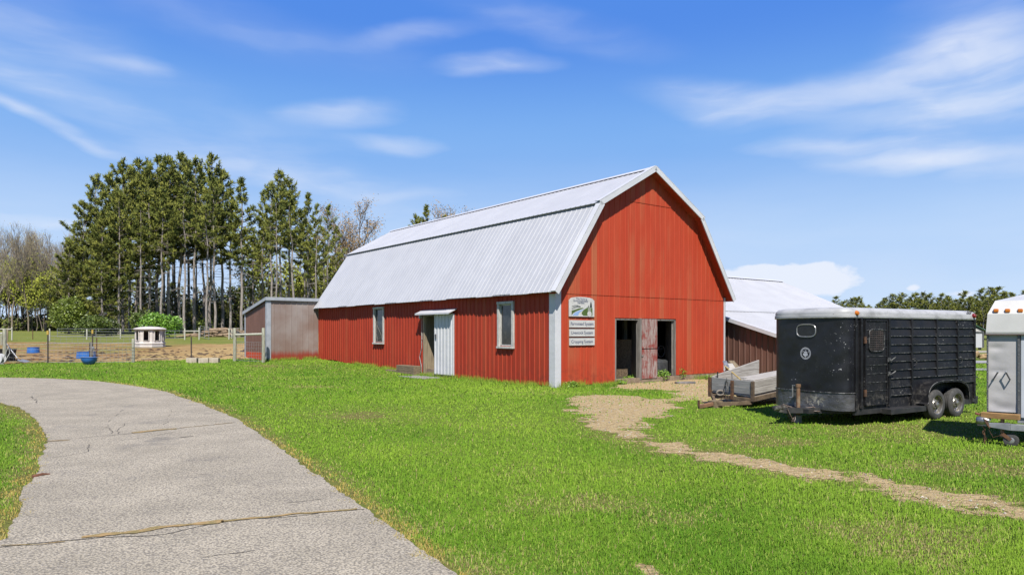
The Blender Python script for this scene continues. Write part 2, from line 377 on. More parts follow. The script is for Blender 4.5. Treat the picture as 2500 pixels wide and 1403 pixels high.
# bare earth laid as its own sheets a few millimetres above the lawn's soil
def sheet(name, x0, x1, y0, y1, h, maskf, zoff, thr=.62):
    xs = np.arange(x0, x1, h); ys = np.arange(y0, y1, h); A, B = np.meshgrid(xs, ys); M = maskf(A, B)
    c = (M[:-1, :-1] + M[1:, :-1] + M[:-1, 1:] + M[1:, 1:]) / 4 > thr
    iv = np.arange(A.size).reshape(A.shape); fs = np.stack([iv[:-1, :-1], iv[:-1, 1:], iv[1:, 1:], iv[1:, :-1]], -1)[c]
    used = np.unique(fs); rem = np.zeros(A.size, int); rem[used] = np.arange(len(used))
    V = np.stack([A, B, ground_z(A, B) + zoff + (fbm(A, B, .25, 2, 3) * .003 if zoff > 0 else 0)], -1).reshape(-1, 3)[used]
    tt = np.zeros((len(used), 4), np.float32); tt[:, 0] = 1; tt[:, 3] = 1
    o = npmesh(name, V, rem[fs], m_ground, col=tt, smooth=True); tag(o, kind='structure'); return o
sheet('dirt_path', 1.0, 13, 4.2, 27, .06, dirt_mask, .004)

rs_ = np.random.default_rng(21); m_ = 5200; x = rs_.uniform(1, 12, m_); y = rs_.uniform(4.5, 25, m_); ok = (dirt_mask(x, y) > .55) & ~((poly_sd(x, y, barn_poly) < .1)); x, y = x[ok], y[ok]; k = len(x)
s = rs_.uniform(.008, .024, k) * (1 + .5 * (rs_.random(k) < .06)); tv = np.array([(0, 0, .9), (1, 0, .1), (-.4, .9, .15), (-.6, -.8, .1), (.2, -.5, .4)]); a = rs_.uniform(0, 6.28, k); ca, sa = np.cos(a), np.sin(a)
V = np.stack([np.stack([x + s * (ca * q[0] - sa * q[1]), y + s * (sa * q[0] + ca * q[1]), .004 + s * q[2]], 1) for q in tv], 1).reshape(-1, 3); b0 = (np.arange(k) * 5)[:, None]
o = npmesh('gravel_bits', V, np.concatenate([b0 + q for q in ([0, 1, 2], [0, 2, 3], [0, 3, 4], [0, 4, 1])]), mk('pale_pebbles', (.62, .56, .46), (.36, .31, .25), 1.5, .9)); tag(o, 'small pale pebbles and wood chips scattered over the bare earth path', None, None, 'stuff')
# asphalt driveway
m_asph, n, b = newmat('worn_asphalt')
p = n.obj(); s1 = n.noise(p, 70, 3, .6); s2 = n.noise(p, 1.1, 5, .6); s3 = n.noise(p, 38, 4, .7)
vo = n.n('ShaderNodeTexVoronoi'); vo.inputs['Scale'].default_value = 48; n.put(vo.inputs['Vector'], p)
c = n.mix(n.ramp(s2, .32, .7), (.54, .475, .355, 1), (.70, .615, .465, 1))
c = n.mix(n.ramp(vo.outputs['Distance'], .25, .75, 0, .72), c, (.18, .16, .132, 1))
c = n.mix(n.ramp(s1, .58, .68, 0, .75), c, (.86, .79, .69, 1)); c = n.mix(n.ramp(s3, .28, .44, .6, 0), c, (.10, .095, .09, 1))
c = n.mix(n.ramp(n.noise(p, .75, 6, .7), .54, .74, 0, .6), c, (.17, .16, .148, 1))
wp = n.vmath('ADD', p, n.vmath('MULTIPLY', n.vmath('SUBTRACT', (lambda q: (n.put(q.inputs['Vector'], p), q.inputs['Scale'].__setattr__('default_value', 1.2), q.outputs['Color'])[2])(n.n('ShaderNodeTexNoise')), (.5, .5, .5)), (.9, .9, 0)))
vc = n.n('ShaderNodeTexVoronoi', feature='DISTANCE_TO_EDGE'); vc.inputs['Scale'].default_value = .42; n.put(vc.inputs['Vector'], wp)
ck = n.math('MULTIPLY', n.ramp(vc.outputs['Distance'], .008, .001), n.ramp(n.noise(p, .5, 3), .5, .6))
n.put(b.inputs['Base Color'], c); b.inputs['Roughness'].default_value = .9; b.inputs['Specular IOR Level'].default_value = .25
bump(n, b, n.math('ADD', n.math('MULTIPLY', vo.outputs['Distance'], -.7), s1), .012)
dp = smooth_poly(DRIVE, .08, .065, 5)
bm = bmesh.new(); vs = [bm.verts.new((a, c_, .016)) for a, c_ in dp]; fa = bm.faces.new(vs)
if fa.normal.z < 0: fa.normal_flip()
ex = bmesh.ops.extrude_edge_only(bm, edges=list(fa.edges))
for v in [q for q in ex['geom'] if isinstance(q, bmesh.types.BMVert)]: v.co.z = -.03
bmesh.ops.triangulate(bm, faces=[fa]); bmesh.ops.recalc_face_normals(bm, faces=bm.faces)
me = bpy.data.meshes.new('driveway'); bm.to_mesh(me); bm.free(); me.materials.append(m_asph)
drive = bpy.data.objects.new('driveway', me); COL.objects.link(drive); tag(drive, kind='structure')

# open cracks and the weedy joints across it
m_crack = mk('crack_dirt', (.045, .04, .035), (.10, .085, .06), 20, .95)
m_joint = mk('joint_litter', (.46, .30, .12), (.27, .21, .07), 9, .95, c3=(.62, .46, .25), s3=60)
def ribbon(mb, pts, wid, seed, z, mi=0, gaps=0.0, wv=.5):
    rng = random.Random(seed); P = []
    for a, c_ in zip(pts[:-1], pts[1:]):
        a, c_ = Vector((*a, 0)), Vector((*c_, 0)); k = max(2, int((c_ - a).length / .05))
        P += [a + (c_ - a) * (j / k) for j in range(k)]
    prev = None
    for i, q in enumerate(P):
        d = (P[min(i + 1, len(P) - 1)] - P[max(i - 1, 0)]).normalized(); nn = Vector((-d.y, d.x, 0))
        q = q + nn * (float(fbm(q.x, q.y, .35, seed)) - .5) * .16
        wd = wid * (1 - wv + 2 * wv * float(fbm(q.x, q.y, .5, seed + 3))) * rng.uniform(.6, 1.2)
        if gaps and fbm(q.x, q.y, .45, seed + 8) < gaps: prev = None; continue
        cur = [q - nn * wd, q + nn * wd]
        for v in cur: v.z = z
        if prev: mb.add([prev[0], prev[1], cur[1], cur[0]], [(0, 1, 2, 3)], mi)
        prev = cur
mb = MB()
_rb = ribbon
def ribbon(mb, pts, wid, *a, **k): _rb(mb, pts, wid * .62, *a, **k)
ribbon(mb, gp((-20, 978), (60, 974), (110, 966), (180, 958), (250, 954), (340, 949)), .012, 1, .020)
ribbon(mb, gp((80, 968), (92, 985)), .012, 2, .020); ribbon(mb, gp((110, 1080), (250, 1066), (400, 1052), (500, 1040), (580, 1032)), .016, 3, .020)
ribbon(mb, gp((255, 1080), (330, 1073), (430, 1056)), .01, 4, .020); ribbon(mb, gp((270, 1062), (262, 1030), (300, 1000)), .008, 5, .020, gaps=.4); ribbon(mb, gp((290, 1060), (300, 1035)), .008, 6, .020)
ribbon(mb, gp((130, 1120), (215, 1105), (220, 1085)), .010, 7, .020, gaps=.35); ribbon(mb, gp((700, 1230), (850, 1213)), .007, 8, .020, gaps=.45)
ribbon(mb, gp((-30, 1342), (0, 1337), (200, 1322), (420, 1305), (560, 1277), (720, 1262), (900, 1243)), .012, 9, .019); ribbon(mb, gp((500, 1365), (640, 1345)), .008, 10, .020, gaps=.45)
ribbon(mb, gp((440, 1070), (480, 1066)), .03, 12, .020, gaps=.4); 
ribbon(mb, gp((450, 1165), (530, 1160)), .006, 17, .020, gaps=.45); ribbon(mb, gp((400, 1040), (420, 1000)), .006, 18, .020, gaps=.4)
o = mb.build('driveway_crack', m_crack); tag(o, kind='structure'); ribbon = _rb
mb = MB()
ribbon(mb, gp((0, 1337), (100, 1331), (200, 1322)), .012, 31, .023, gaps=.42)
ribbon(mb, gp((200, 1315), (330, 1303), (420, 1290), (560, 1272)), .050, 32, .023, gaps=.2); ribbon(mb, gp((540, 1275), (640, 1266), (760, 1256), (885, 1244)), .022, 33, .023, gaps=.34)
ribbon(mb, gp((320, 1058), (380, 1052), (440, 1048)), .07, 34, .023, gaps=.35); ribbon(mb, gp((440, 1046), (575, 1033)), .014, 35, .023, gaps=.4); ribbon(mb, gp((115, 1079), (180, 1076)), .02, 36, .023, gaps=.4)
ribbon(mb, gp((500, 1366), (560, 1357)), .012, 37, .023, gaps=.5); ribbon(mb, gp((660, 1337), (700, 1333)), .014, 38, .023, gaps=.5)
o = mb.build('crack_litter', m_joint); tag(o, 'dry leaf litter and soil filling the joints across the driveway', None, None, 'stuff')

# ------------------------------------------------------------------ grass blades
m_blade, n, b = newmat('grass_blade')
a_ = n.attr('tint')['Color']; n.put(b.inputs['Base Color'], a_); b.inputs['Roughness'].default_value = .6; b.inputs['Specular IOR Level'].default_value = .15
tr = n.n('ShaderNodeBsdfTranslucent'); n.put(tr.inputs[0], a_); soft_normal(n, b, .62); ms = n.n('ShaderNodeMixShader'); ms.inputs[0].default_value = .22
n.t.links.new(b.outputs[0], ms.inputs[1]); n.t.links.new(tr.outputs[0], ms.inputs[2]); n.t.links.new(ms.outputs[0], [q for q in n.t.nodes if q.type == 'OUTPUT_MATERIAL'][0].inputs[0])

rng = np.random.default_rng(11)
def lawn_blocked(x, y):
    m = poly_sd(x, y, DRIVE) < -.02 + (fbm(x, y, .22, 77, 3) - .5) * .42
    for P in (barn_poly, shed_poly, back_poly): m |= poly_sd(x, y, P) < .02
    return m
def blades(name, px0, px1, py0, py1, count, hgt, label, keep=None, wmul=1.0, seg=False):
    px = rng.uniform(px0, px1, count); py = rng.uniform(py0, py1, count); q = (py - HOR) / F
    Yf = H / q; Yd = (H + 0.037 * 27.5 * 1.0) / (q + 0.037)
    y = np.where(Yf < 27.5, Yf, Yd); x = (px - CX) / F * y
    y = y + rng.normal(0, .03, count) * (y / 8); x = x + rng.normal(0, .03, count) * (y / 8)
    ok = ~lawn_blocked(x, y); dm = dirt_mask(x, y); tm = thin_mask(x, y); pm = pad_mask(x, y)
    r1 = rng.random(count)
    ok &= r1 > np.clip(dm * 1.15 - .12, 0, .93); ok &= rng.random(count) > tm * .45; ok &= rng.random(count) > pm * 1.1
    if keep is not None: ok &= keep(x, y)
    x, y, tm, dm = x[ok], y[ok], tm[ok], dm[ok]; k = len(x); z = ground_z(x, y)
    cl = fbm(x, y, .33, 15, 3); big = fbm(x, y, 1.7, 18, 3)
    h = hgt * rng.uniform(.45, 1.25, k) * (.55 + .9 * cl) * (1 - .45 * tm)
    wd = np.maximum(.0026, .00052 * y) * rng.uniform(.7, 1.35, k) * wmul
    ang = rng.uniform(0, 6.2832, k); lean = np.abs(rng.normal(0, .62, k)) * h; la = ang + rng.normal(1.57, .5, k) + (fbm(x, y, .5, 61) - .5) * 3
    dx_, dy_ = np.cos(ang) * wd, np.sin(ang) * wd; lx, ly = np.cos(la) * lean, np.sin(la) * lean
    # colours
    t = rng.random(k); g1 = np.array([.115, .275, .012]); g2 = np.array([.28, .46, .035]); g3 = np.array([.42, .55, .09]); g4 = np.array([.50, .43, .18])
    pat = fbm(x, y, 4.5, 28, 3); c = g1 + (g2 - g1) * np.clip(.15 + t * .45 + (big - .42) * 1.1 + (pat - .45) * 1.2, 0, 1.25)[:, None]
    c = np.where((rng.random(k) < .07 + .22 * tm)[:, None], g3, c); c = np.where((rng.random(k) < .015 + .45 * tm ** 1.6)[:, None], g4 * rng.uniform(.7, 1.1, (k, 1)), c)
    vg = sstep(.26, .0, poly_sd(x, y, DRIVE) + (fbm(x, y, .4, 66, 3) - .5) * .5); c = np.where((rng.random(k) < .85 * vg)[:, None], np.array([.52, .36, .075]) + (np.array([.58, .50, .16]) - np.array([.52, .36, .075])) * rng.random((k, 1)), c)
    c = c * rng.uniform(.85, 1.1, (k, 1))
    C4 = np.concatenate([c, np.ones((k, 1))], 1)
    zz = z - .005
    if seg:
        V = np.empty((k, 5, 3)); V[:, 0] = np.stack([x - dx_, y - dy_, zz], 1); V[:, 1] = np.stack([x + dx_, y + dy_, zz], 1)
        mx, my, mz = x + lx * .35, y + ly * .35, z + h * .62
        V[:, 2] = np.stack([mx - dx_ * .8, my - dy_ * .8, mz], 1); V[:, 3] = np.stack([mx + dx_ * .8, my + dy_ * .8, mz], 1)
        V[:, 4] = np.stack([x + lx * 1.25, y + ly * 1.25, z + np.sqrt(np.clip(h * h - lean * lean * .4, (h * .4) ** 2, None)) * .95], 1)
        i0 = (np.arange(k) * 5)[:, None]; Fc = np.concatenate([i0 + [0, 1, 3], i0 + [0, 3, 2], i0 + [2, 3, 4]], 0); CC = np.repeat(C4, 5, 0)
    else:
        V = np.empty((k, 3, 3)); V[:, 0] = np.stack([x - dx_, y - dy_, zz], 1); V[:, 1] = np.stack([x + dx_, y + dy_, zz], 1)
        V[:, 2] = np.stack([x + lx, y + ly, z + h], 1); Fc = np.arange(3 * k).reshape(-1, 3); CC = np.repeat(C4, 3, 0)
    o = npmesh(name, V.reshape(-1, 3), Fc, m_blade, col=CC); tag(o, label, None, None, 'stuff'); return o
def wall_grass():
    """unmown blades along the feet of the walls"""
    P = []
    for a, c_, k in ((bw(-.12, .1), bw(-.12, 14.5), 5200), (bw(.05, -.12), bw(3.2, -.12), 1500), (bw(6.9, -.1), bw(8.75, -.1), 500), (bw(-2.85, 19.0), bw(-.1, 19.0), 1400)):
        s = rng.random(k); P.append(np.stack([a[0] + (c_[0] - a[0]) * s + rng.normal(0, .09, k), a[1] + (c_[1] - a[1]) * s + rng.normal(0, .09, k)], 1))
    P = np.concatenate(P); P = P[fbm(P[:, 0], P[:, 1], .5, 91, 3) > .36]; x, y = P[:, 0], P[:, 1]; k = len(x); z = ground_z(x, y); h = rng.uniform(.06, .22, k) * (.5 + fbm(x, y, .6, 92)); a = rng.uniform(0, 6.28, k); wd = .007
    V = np.empty((k, 3, 3)); V[:, 0] = np.stack([x - np.cos(a) * wd, y - np.sin(a) * wd, z - .01], 1); V[:, 1] = np.stack([x + np.cos(a) * wd, y + np.sin(a) * wd, z - .01], 1); V[:, 2] = np.stack([x + rng.normal(0, .06, k), y + rng.normal(0, .06, k), z + h], 1)
    c = np.array([.14, .30, .015]) + (np.array([.36, .46, .06]) - np.array([.14, .30, .015])) * rng.random((k, 1)); tag(npmesh('wall_grass', V.reshape(-1, 3), np.arange(3 * k).reshape(-1, 3), m_blade, col=np.repeat(np.concatenate([c, np.ones((k, 1))], 1), 3, 0)), 'longer unmown grass along the foot of the barn walls', None, None, 'stuff')
wall_grass()
blades('lawn_grass', -500, 3700, 985, 1560, 500000, .048, 'bright green mown grass of the lawn round the barn and driveway', seg=True)
blades('lawn_grass', -350, 3300, 874, 985, 285000, .058, 'bright green mown grass of the lawn farther from the driveway bend', wmul=1.25)
# ================================================================== red barn
def redmat(name, ribw, axis_i, fade_amt, dark=False):
    m, n, b = newmat(name); p = n.obj(); q = n.xyz(p); a = q[axis_i]
    pan = n.math('FLOOR', n.math('DIVIDE', a, ribw)); pn = n.n('ShaderNodeTexWhiteNoise', noise_dimensions='1D'); n.put(pn.inputs['W'], pan)
    v = n.mapping(p, scale=(1.2, 1.2, .35)); st = n.mapping(p, scale=(5, 5, .16))
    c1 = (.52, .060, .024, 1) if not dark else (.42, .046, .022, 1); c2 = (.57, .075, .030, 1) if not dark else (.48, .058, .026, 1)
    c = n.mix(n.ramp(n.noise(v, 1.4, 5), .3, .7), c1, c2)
    fd = n.math('MULTIPLY', n.math('MULTIPLY', n.ramp(pn.outputs['Value'], .55, 1.0), fade_amt), n.ramp(n.noise(n.mapping(p, scale=(.3, .3, .3)), 1.0, 3), .35, .6))
    c = n.mix(fd, c, (.52, .155, .07, 1))
    c = n.mix(n.math('MULTIPLY', n.ramp(n.noise(st, 3, 4), .52, .72), fade_amt * .6), c, (.50, .12, .055, 1))
    c = n.mix(n.math('MULTIPLY', n.ramp(q[2], 1.1, .0), n.ramp(n.noise(p, 5, 5, .7), .45, .62, 0, .55)), c, (.24, .05, .028, 1))
    chip = n.math('MULTIPLY', n.ramp(n.noise(p, 24, 3, .6), .735, .76), n.ramp(n.noise(p, .9, 2), .52, .62))
    c = n.mix(chip, c, (.62, .56, .5, 1))
    n.put(b.inputs['Base Color'], c); b.inputs['Roughness'].default_value = .62; b.inputs['Specular IOR Level'].default_value = .18
    bump(n, b, n.math('ADD', n.noise(n.mapping(p, scale=(1, 1, .25)), 3.0, 3), n.math('MULTIPLY', n.noise(p, 40, 3), .12)), .02)
    return m
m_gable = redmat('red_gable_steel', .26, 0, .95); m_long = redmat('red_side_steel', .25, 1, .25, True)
def steelmat(name, c1, c2, ax, ribw, rust=.0, rough=.42):
    m, n, b = newmat(name); p = n.obj(); q = n.xyz(p)
    pn = n.n('ShaderNodeTexWhiteNoise', noise_dimensions='1D'); n.put(pn.inputs['W'], n.math('FLOOR', n.math('DIVIDE', q[ax], ribw * 4)))
    c = n.mix(n.ramp(n.noise(n.mapping(p, scale=(.8, .8, .8)), 1.2, 6, .65), .3, .7), (*c1, 1), (*c2, 1)); c = n.mix(n.math('MULTIPLY', pn.outputs['Value'], .22), c, (*[k * .78 for k in c1], 1))
    c = n.mix(n.ramp(n.noise(n.mapping(p, scale=(3, .25, 3) if ax == 0 else (.5, 4, .5)), 2.2, 6, .7), .62, .78, 0, .28), c, (.30, .30, .31, 1))
    if rust: c = n.mix(n.ramp(n.noise(p, 7, 6, .75), .66, .74, 0, rust), c, (.16, .13, .11, 1))
    n.put(b.inputs['Base Color'], c); b.inputs['Roughness'].default_value = rough; b.inputs['Metallic'].default_value = 0.0; b.inputs['Specular IOR Level'].default_value = .5
    bump(n, b, n.noise(p, 2.5, 3), .015); return m
m_roof = steelmat('white_roof_steel', (.60, .605, .625), (.54, .545, .565), 1, .25, .25)
m_trim = steelmat('pale_metal_trim', (.78, .78, .80), (.68, .685, .71), 1, 1.0, .15)
m_white = mk('weathered_white_paint', (.66, .64, .60), (.40, .385, .355), 5, .75, stretch=(6, 6, 1), lo=.45, hi=.7, bmp=.004, c3=(.2, .18, .16), s3=16, t3=.66)
m_grey = mk('grey_weathered_wood', (.30, .275, .245), (.16, .145, .125), 3, .85, stretch=(9, 9, .7), bmp=.006)
m_tanw = mk('tan_weathered_wood', (.42, .34, .22), (.26, .2, .13), 3, .85, stretch=(9, 9, .7), bmp=.006)
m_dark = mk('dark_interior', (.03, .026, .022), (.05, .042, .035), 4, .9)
m_glass, n, b = newmat('dusty_glass'); b.inputs['Roughness'].default_value = .12; b.inputs['Specular IOR Level'].default_value = .6
n.put(b.inputs['Base Color'], n.mix(n.ramp(n.noise(n.obj(), 5, 5, .7), .45, .7), (.045, .05, .058, 1), (.09, .09, .09, 1)))
m_osb = mk('osb_board', (.22, .15, .085), (.12, .08, .045), 14, .9, c3=(.33, .25, .16), s3=40, t3=.58)
m_conc = mk('concrete', (.40, .375, .34), (.27, .25, .225), 7, .92, bmp=.006)

barn = thing('red_barn', 'large red metal barn with white gambrel roof and open stable doors', 'barn', BC, BA)
def gab(px, py, s=0.0):
    """photo pixel -> (w, z) on the gable wall"""
    r = (px - CX) / F; A = BC + BD * s; w_ = (r * A.y - A.x) / (BU.x - r * BU.y); Yd = A.y + BU.y * w_
    return w_, H + (HOR - py) / F * Yd
def lng(px, py, w_=0.0):
    """photo pixel -> (s, z) on the long wall"""
    r = (px - CX) / F; A = BC + BU * w_; s_ = (r * A.y - A.x) / (BD.x - r * BD.y); Yd = A.y + BD.y * s_
    return s_, H + (HOR - py) / F * Yd
RC, RE, RB, ZE, ZB, ZP = 4.34, 4.62, 2.63, 3.03, 6.02, 7.5     # roof centre, eave and break half-widths, heights
RX0, RX1 = -.36, BL + .12                                       # roof overhang before the gable and behind
def roof_z(w_):
    a = abs(w_ - RC); return ZP - a / RB * (ZP - ZB) if a < RB else ZB - (a - RB) / (RE - RB) * (ZB - ZE)
def ribs(a, b, sp, wd, h, off=0.0):
    """profile stations (position, height) of ribbed sheet"""
    out = [(a, 0.0)]; k = math.ceil((a + wd - off) / sp)
    while off + k * sp < b - wd:
        c = off + k * sp; out += [(c - wd, 0), (c - wd * .4, h), (c + wd * .4, h), (c + wd, 0)]; k += 1
    return out + [(b, 0.0)]
def cut(st, xs):
    """add stations at xs"""
    for x in xs:
        for i in range(len(st) - 1):
            if st[i][0] < x < st[i + 1][0]:
                t = (x - st[i][0]) / (st[i + 1][0] - st[i][0]); st.insert(i + 1, (x, st[i][1] * (1 - t) + st[i + 1][1] * t)); break
    return st
def sheet_wall(mb, st, spans, put):
    """st: stations; spans(x) -> list of (z0 func, z1 func); put(x, h, z) -> point"""
    for (x0, h0), (x1, h1) in zip(st[:-1], st[1:]):
        for za, zb in spans((x0 + x1) / 2):
            mb.add([put(x0, h0, za(x0)), put(x1, h1, za(x1)), put(x1, h1, zb(x1)), put(x0, h0, zb(x0))], [(0, 1, 2, 3)])
# gable wall with the stable door opening
D0, _ = gab(1501, 850); D1, _ = gab(1650, 850); DT = gab(1575, 777)[1]; DB = .16
gab_bot = lambda x: .06 if x < D0 + .02 else (.20 if x > D1 - .02 else 0)
ZS1, ZS2 = gab(1365, 716)[1], gab(1590, 500)[1]               # seams between the courses of sheet
mb = MB(); st = cut(ribs(0.0, BW, .26, .028, .012, .07), [D0, D1, RC, RC - RB, RC + RB])
top = lambda x: roof_z(x) - .03
def sp1(x):
    t = lambda q: min(ZS1, top(q))
    return [(lambda q: DT, t)] if D0 < x < D1 else [(lambda q: gab_bot(x), t)]
def sp2(x): return [(lambda q: ZS1, lambda q: min(ZS2, top(q)))] if top(x) > ZS1 else []
def sp3(x): return [(lambda q: min(ZS2, top(q)), top)] if top(x) > ZS2 else []
sheet_wall(mb, st, sp1, lambda x, h, z: (x, -h, z)); sheet_wall(mb, st, sp2, lambda x, h, z: (x, -h - .014, z)); sheet_wall(mb, st, sp3, lambda x, h, z: (x, -h - .028, z))
for zz, o_ in ((ZS1, .0), (ZS2, .014)):
    for (x0, h0), (x1, h1) in zip(st[:-1], st[1:]):
        if top((x0 + x1) / 2) > zz: mb.add([(x0, -h0 - o_, zz), (x1, -h1 - o_, zz), (x1, -h1 - o_ - .014, zz), (x0, -h0 - o_ - .014, zz)], [(0, 1, 2, 3)])
mb.build('gable_wall', m_gable, barn)
# long side wall: openings for the door and two windows
W1 = (lng(1254, 790)[0], lng(1219, 790)[0], lng(1237, 844)[1], lng(1237, 742)[1]); W2 = (lng(938, 790)[0], lng(915, 790)[0], lng(926, 835)[1], lng(926, 754)[1])
S0, S1 = lng(1106, 850)[0], lng(1037, 850)[0]; ST = lng(1070, 768)[1]
sidebase = lambda s_: gz(*bw(0, s_)) + .03 + .03 * math.sin(s_ * 2.3)
mb = MB(); st = cut(ribs(.26, BL, .25, .036, .026, .05), [W1[0], W1[1], W2[0], W2[1], S0, S1])
def spl(s_):
    t = lambda q: 3.42; bt = lambda q: sidebase(q)
    for a, c_, z0, z1 in (W1, W2):
        if a < s_ < c_: return [(bt, lambda q: z0), (lambda q: z1, t)]
    if S0 < s_ < S1: return [(lambda q: ST, t)]
    return [(bt, t)]
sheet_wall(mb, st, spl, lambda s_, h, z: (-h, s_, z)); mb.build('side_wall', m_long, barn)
mb = MB()                                                        # walls that face away, and the floor
mb.add([(BW, 0, 0), (BW, BL, 0), (BW, BL, 3.4), (BW, 0, 3.4)], [(0, 1, 2, 3)])
mb.add([(x, BL, z) for x, z in ((0, 0), (BW, 0), (BW, 3.4), (RC + RB, ZB - .05), (RC, ZP - .05), (RC - RB, ZB - .05), (0, 3.4))], [tuple(range(7))])
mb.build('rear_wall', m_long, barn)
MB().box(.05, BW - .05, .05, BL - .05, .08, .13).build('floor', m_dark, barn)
mb = MB()                                                        # concrete footing seen under the sheet
mb.box(D0 - .02, D1 + .02, -.05, .2, -.1, .17); mb.box(D1 + .02, BW - .03, .01, .2, -.2, .30); mb.box(.1, D0 - .02, .02, .2, -.2, .12); mb.box(.03, .22, .2, BL, -.2, .3)
mb.build('footing', mk('earth_stained_concrete', (.36, .27, .18), (.24, .17, .11), 6, .95, bmp=.01), barn)
# roof slopes
def slope(name, sgn, low, th=.02):
    a0, z0, a1, z1 = (RE, ZE, RB - .02, ZB + .012) if low else (RB + .10, ZB - .085 + .05, 0.0, ZP + .03)
    if not low: z0 = ZB - .10 / RB * (ZP - ZB) + .05
    nx, nz = (z1 - z0), (a0 - a1); L = math.hypot(nx, nz); nx, nz = nx / L, nz / L
    mb = MB(); st = ribs(RX0 + .1, RX1, .25, .034, .012, .05)
    for (s0, h0), (s1, h1) in zip(st[:-1], st[1:]):
        P = lambda a, z, s_, h: (RC + sgn * (a + nx * h), s_, z + nz * h)
        jag = (.02 * math.sin(int(s0 / 1.0) * 2.4)) if low else 0
        pa = a0 + jag * .6; pz = z0 - jag
        mb.add([P(pa, pz, s0, h0), P(pa, pz, s1, h1), P(a1, z1, s1, h1), P(a1, z1, s0, h0)], [(0, 1, 2, 3)])
        mb.add([P(pa, pz, s0, h0), P(pa, pz, s1, h1), P(pa, pz, s1, -th), P(pa, pz, s0, -th)], [(0, 1, 2, 3)])
    mb.add([P(a0, z0, st[0][0], -th), P(a0, z0, st[-1][0], -th), P(a1, z1, st[-1][0], -th), P(a1, z1, st[0][0], -th)], [(0, 1, 2, 3)])
    return mb.build(name, m_roof, barn)
for sg in (-1, 1): slope('lower_roof', sg, True); slope('upper_roof', sg, False)
mb = MB(); e = .17                                               # ridge cap
for sg in (-1, 1): mb.add([(RC, RX0, ZP + .085), (RC, RX1, ZP + .085), (RC + sg * e, RX1, ZP + .075 - e * .55), (RC + sg * e, RX0, ZP + .075 - e * .55)], [(0, 1, 2, 3)])
mb.build('ridge_cap', m_trim, barn)
for sg in (-1, 1):                                               # rake trim: a flat cap on the roof edge and a fascia in front
    for nm, (a0, z0, a1, z1) in (('lower_rake_trim', (RE + .02, ZE - .01, RB, ZB)), ('upper_rake_trim', (RB + .10, ZB + .0, 0, ZP + .04))):
        L = math.hypot(a0 - a1, z1 - z0); nx, nz = (z1 - z0) / L, (a0 - a1) / L; mb = MB()
        q = lambda a, z, h, s_: (RC + sg * (a + nx * h), s_, z + nz * h)
        for s0, s1, h0, h1 in ((RX0 - .02, RX0 + .20, .035, .06), (RX0 - .02, RX0 + .02, -.13, .05)):
            vs = [q(a, z, h, s_) for a, z in ((a0, z0), (a1, z1)) for h, s_ in ((h0, s0), (h0, s1), (h1, s1), (h1, s0))]
            mb.add(vs, [(0, 1, 2, 3), (4, 7, 6, 5), (0, 4, 5, 1), (1, 5, 6, 2), (2, 6, 7, 3), (3, 7, 4, 0)])
        mb.build(nm, m_trim, barn)
    mb = MB()                                                    # dark red boarding under the overhang
    for a0, z0, a1, z1 in ((RE - .05, ZE - .06, RB - .02, ZB - .075), (RB - .02, ZB - .075, 0, ZP - .06)):
        mb.add([(RC + sg * a0, RX0 + .03, z0), (RC + sg * a1, RX0 + .03, z1), (RC + sg * a1, .02, z1), (RC + sg * a0, .02, z0)], [(0, 1, 2, 3)])
    mb.build('soffit', m_gable, barn)
mb = MB(); mb.box(.03, -.03, -.3, .02, 3.02, 3.06)
# corner boards
MB().box(-.045, .0, -.045, .26, .0, 3.12).box(-.043, .20, -.047, -.002, .0, 3.12).build('corner_trim', m_trim, barn, bevel=.006)
MB().box(BW - .02, BW + .05, -.05, -.003, .25, 3.12).box(BW + .01, BW + .05, -.05, .2, .25, 3.12).build('corner_trim', m_trim, barn, bevel=.006)
# windows: weathered board frame, sill, dusty pane
def barn_window(a, c_, z0, z1, broken):
    fr = MB(); t = .10
    fr.box(-.07, .06, a - t * .5, a + t * .6, z0 - .02, z1); fr.box(-.07, .06, c_ - t * .6, c_ + t * .5, z0 - .02, z1); fr.box(-.085, .06, a - t * .6, c_ + t * .6, z1, z1 + .09)
    f_ = fr.build('window', m_white, barn, bevel=.008)
    MB().box(-.11, .06, a - t * .55, c_ + t * .55, z0 - .09, z0 - .02).build('sill', m_white, f_, bevel=.008)
    mb = MB()
    mb.box(.025, .032, a + .06, c_ - .06, z0 - .02, z1); mb.build('pane', m_glass, f_)
    mb = MB(); ja = .045
    for y0, y1, q0, q1 in ((a + .06, a + .06 + ja, z0, z1), (c_ - .06 - ja, c_ - .06, z0, z1), (a + .06, c_ - .06, z0 - .02, z0 + ja), (a + .06, c_ - .06, z1 - ja, z1)): mb.box(.005, .03, y0, y1, q0, q1)
    if broken:
        mb.tube([(.0, a + .15, z0 + .03), (-.01, a + .3, z0 + .35), (.0, c_ - .25, z0 + .75), (.0, c_ - .15, z0 + .4), (.0, c_ - .3, z0 + .05)], .008, 5)
        mb.tube([(.0, a + .12, z0 + .25), (.0, c_ - .2, z0 + .1)], .008, 5)
    mb.build('sash', m_white if not broken else m_grey, f_)
barn_window(*W1, False); barn_window(*W2, True)
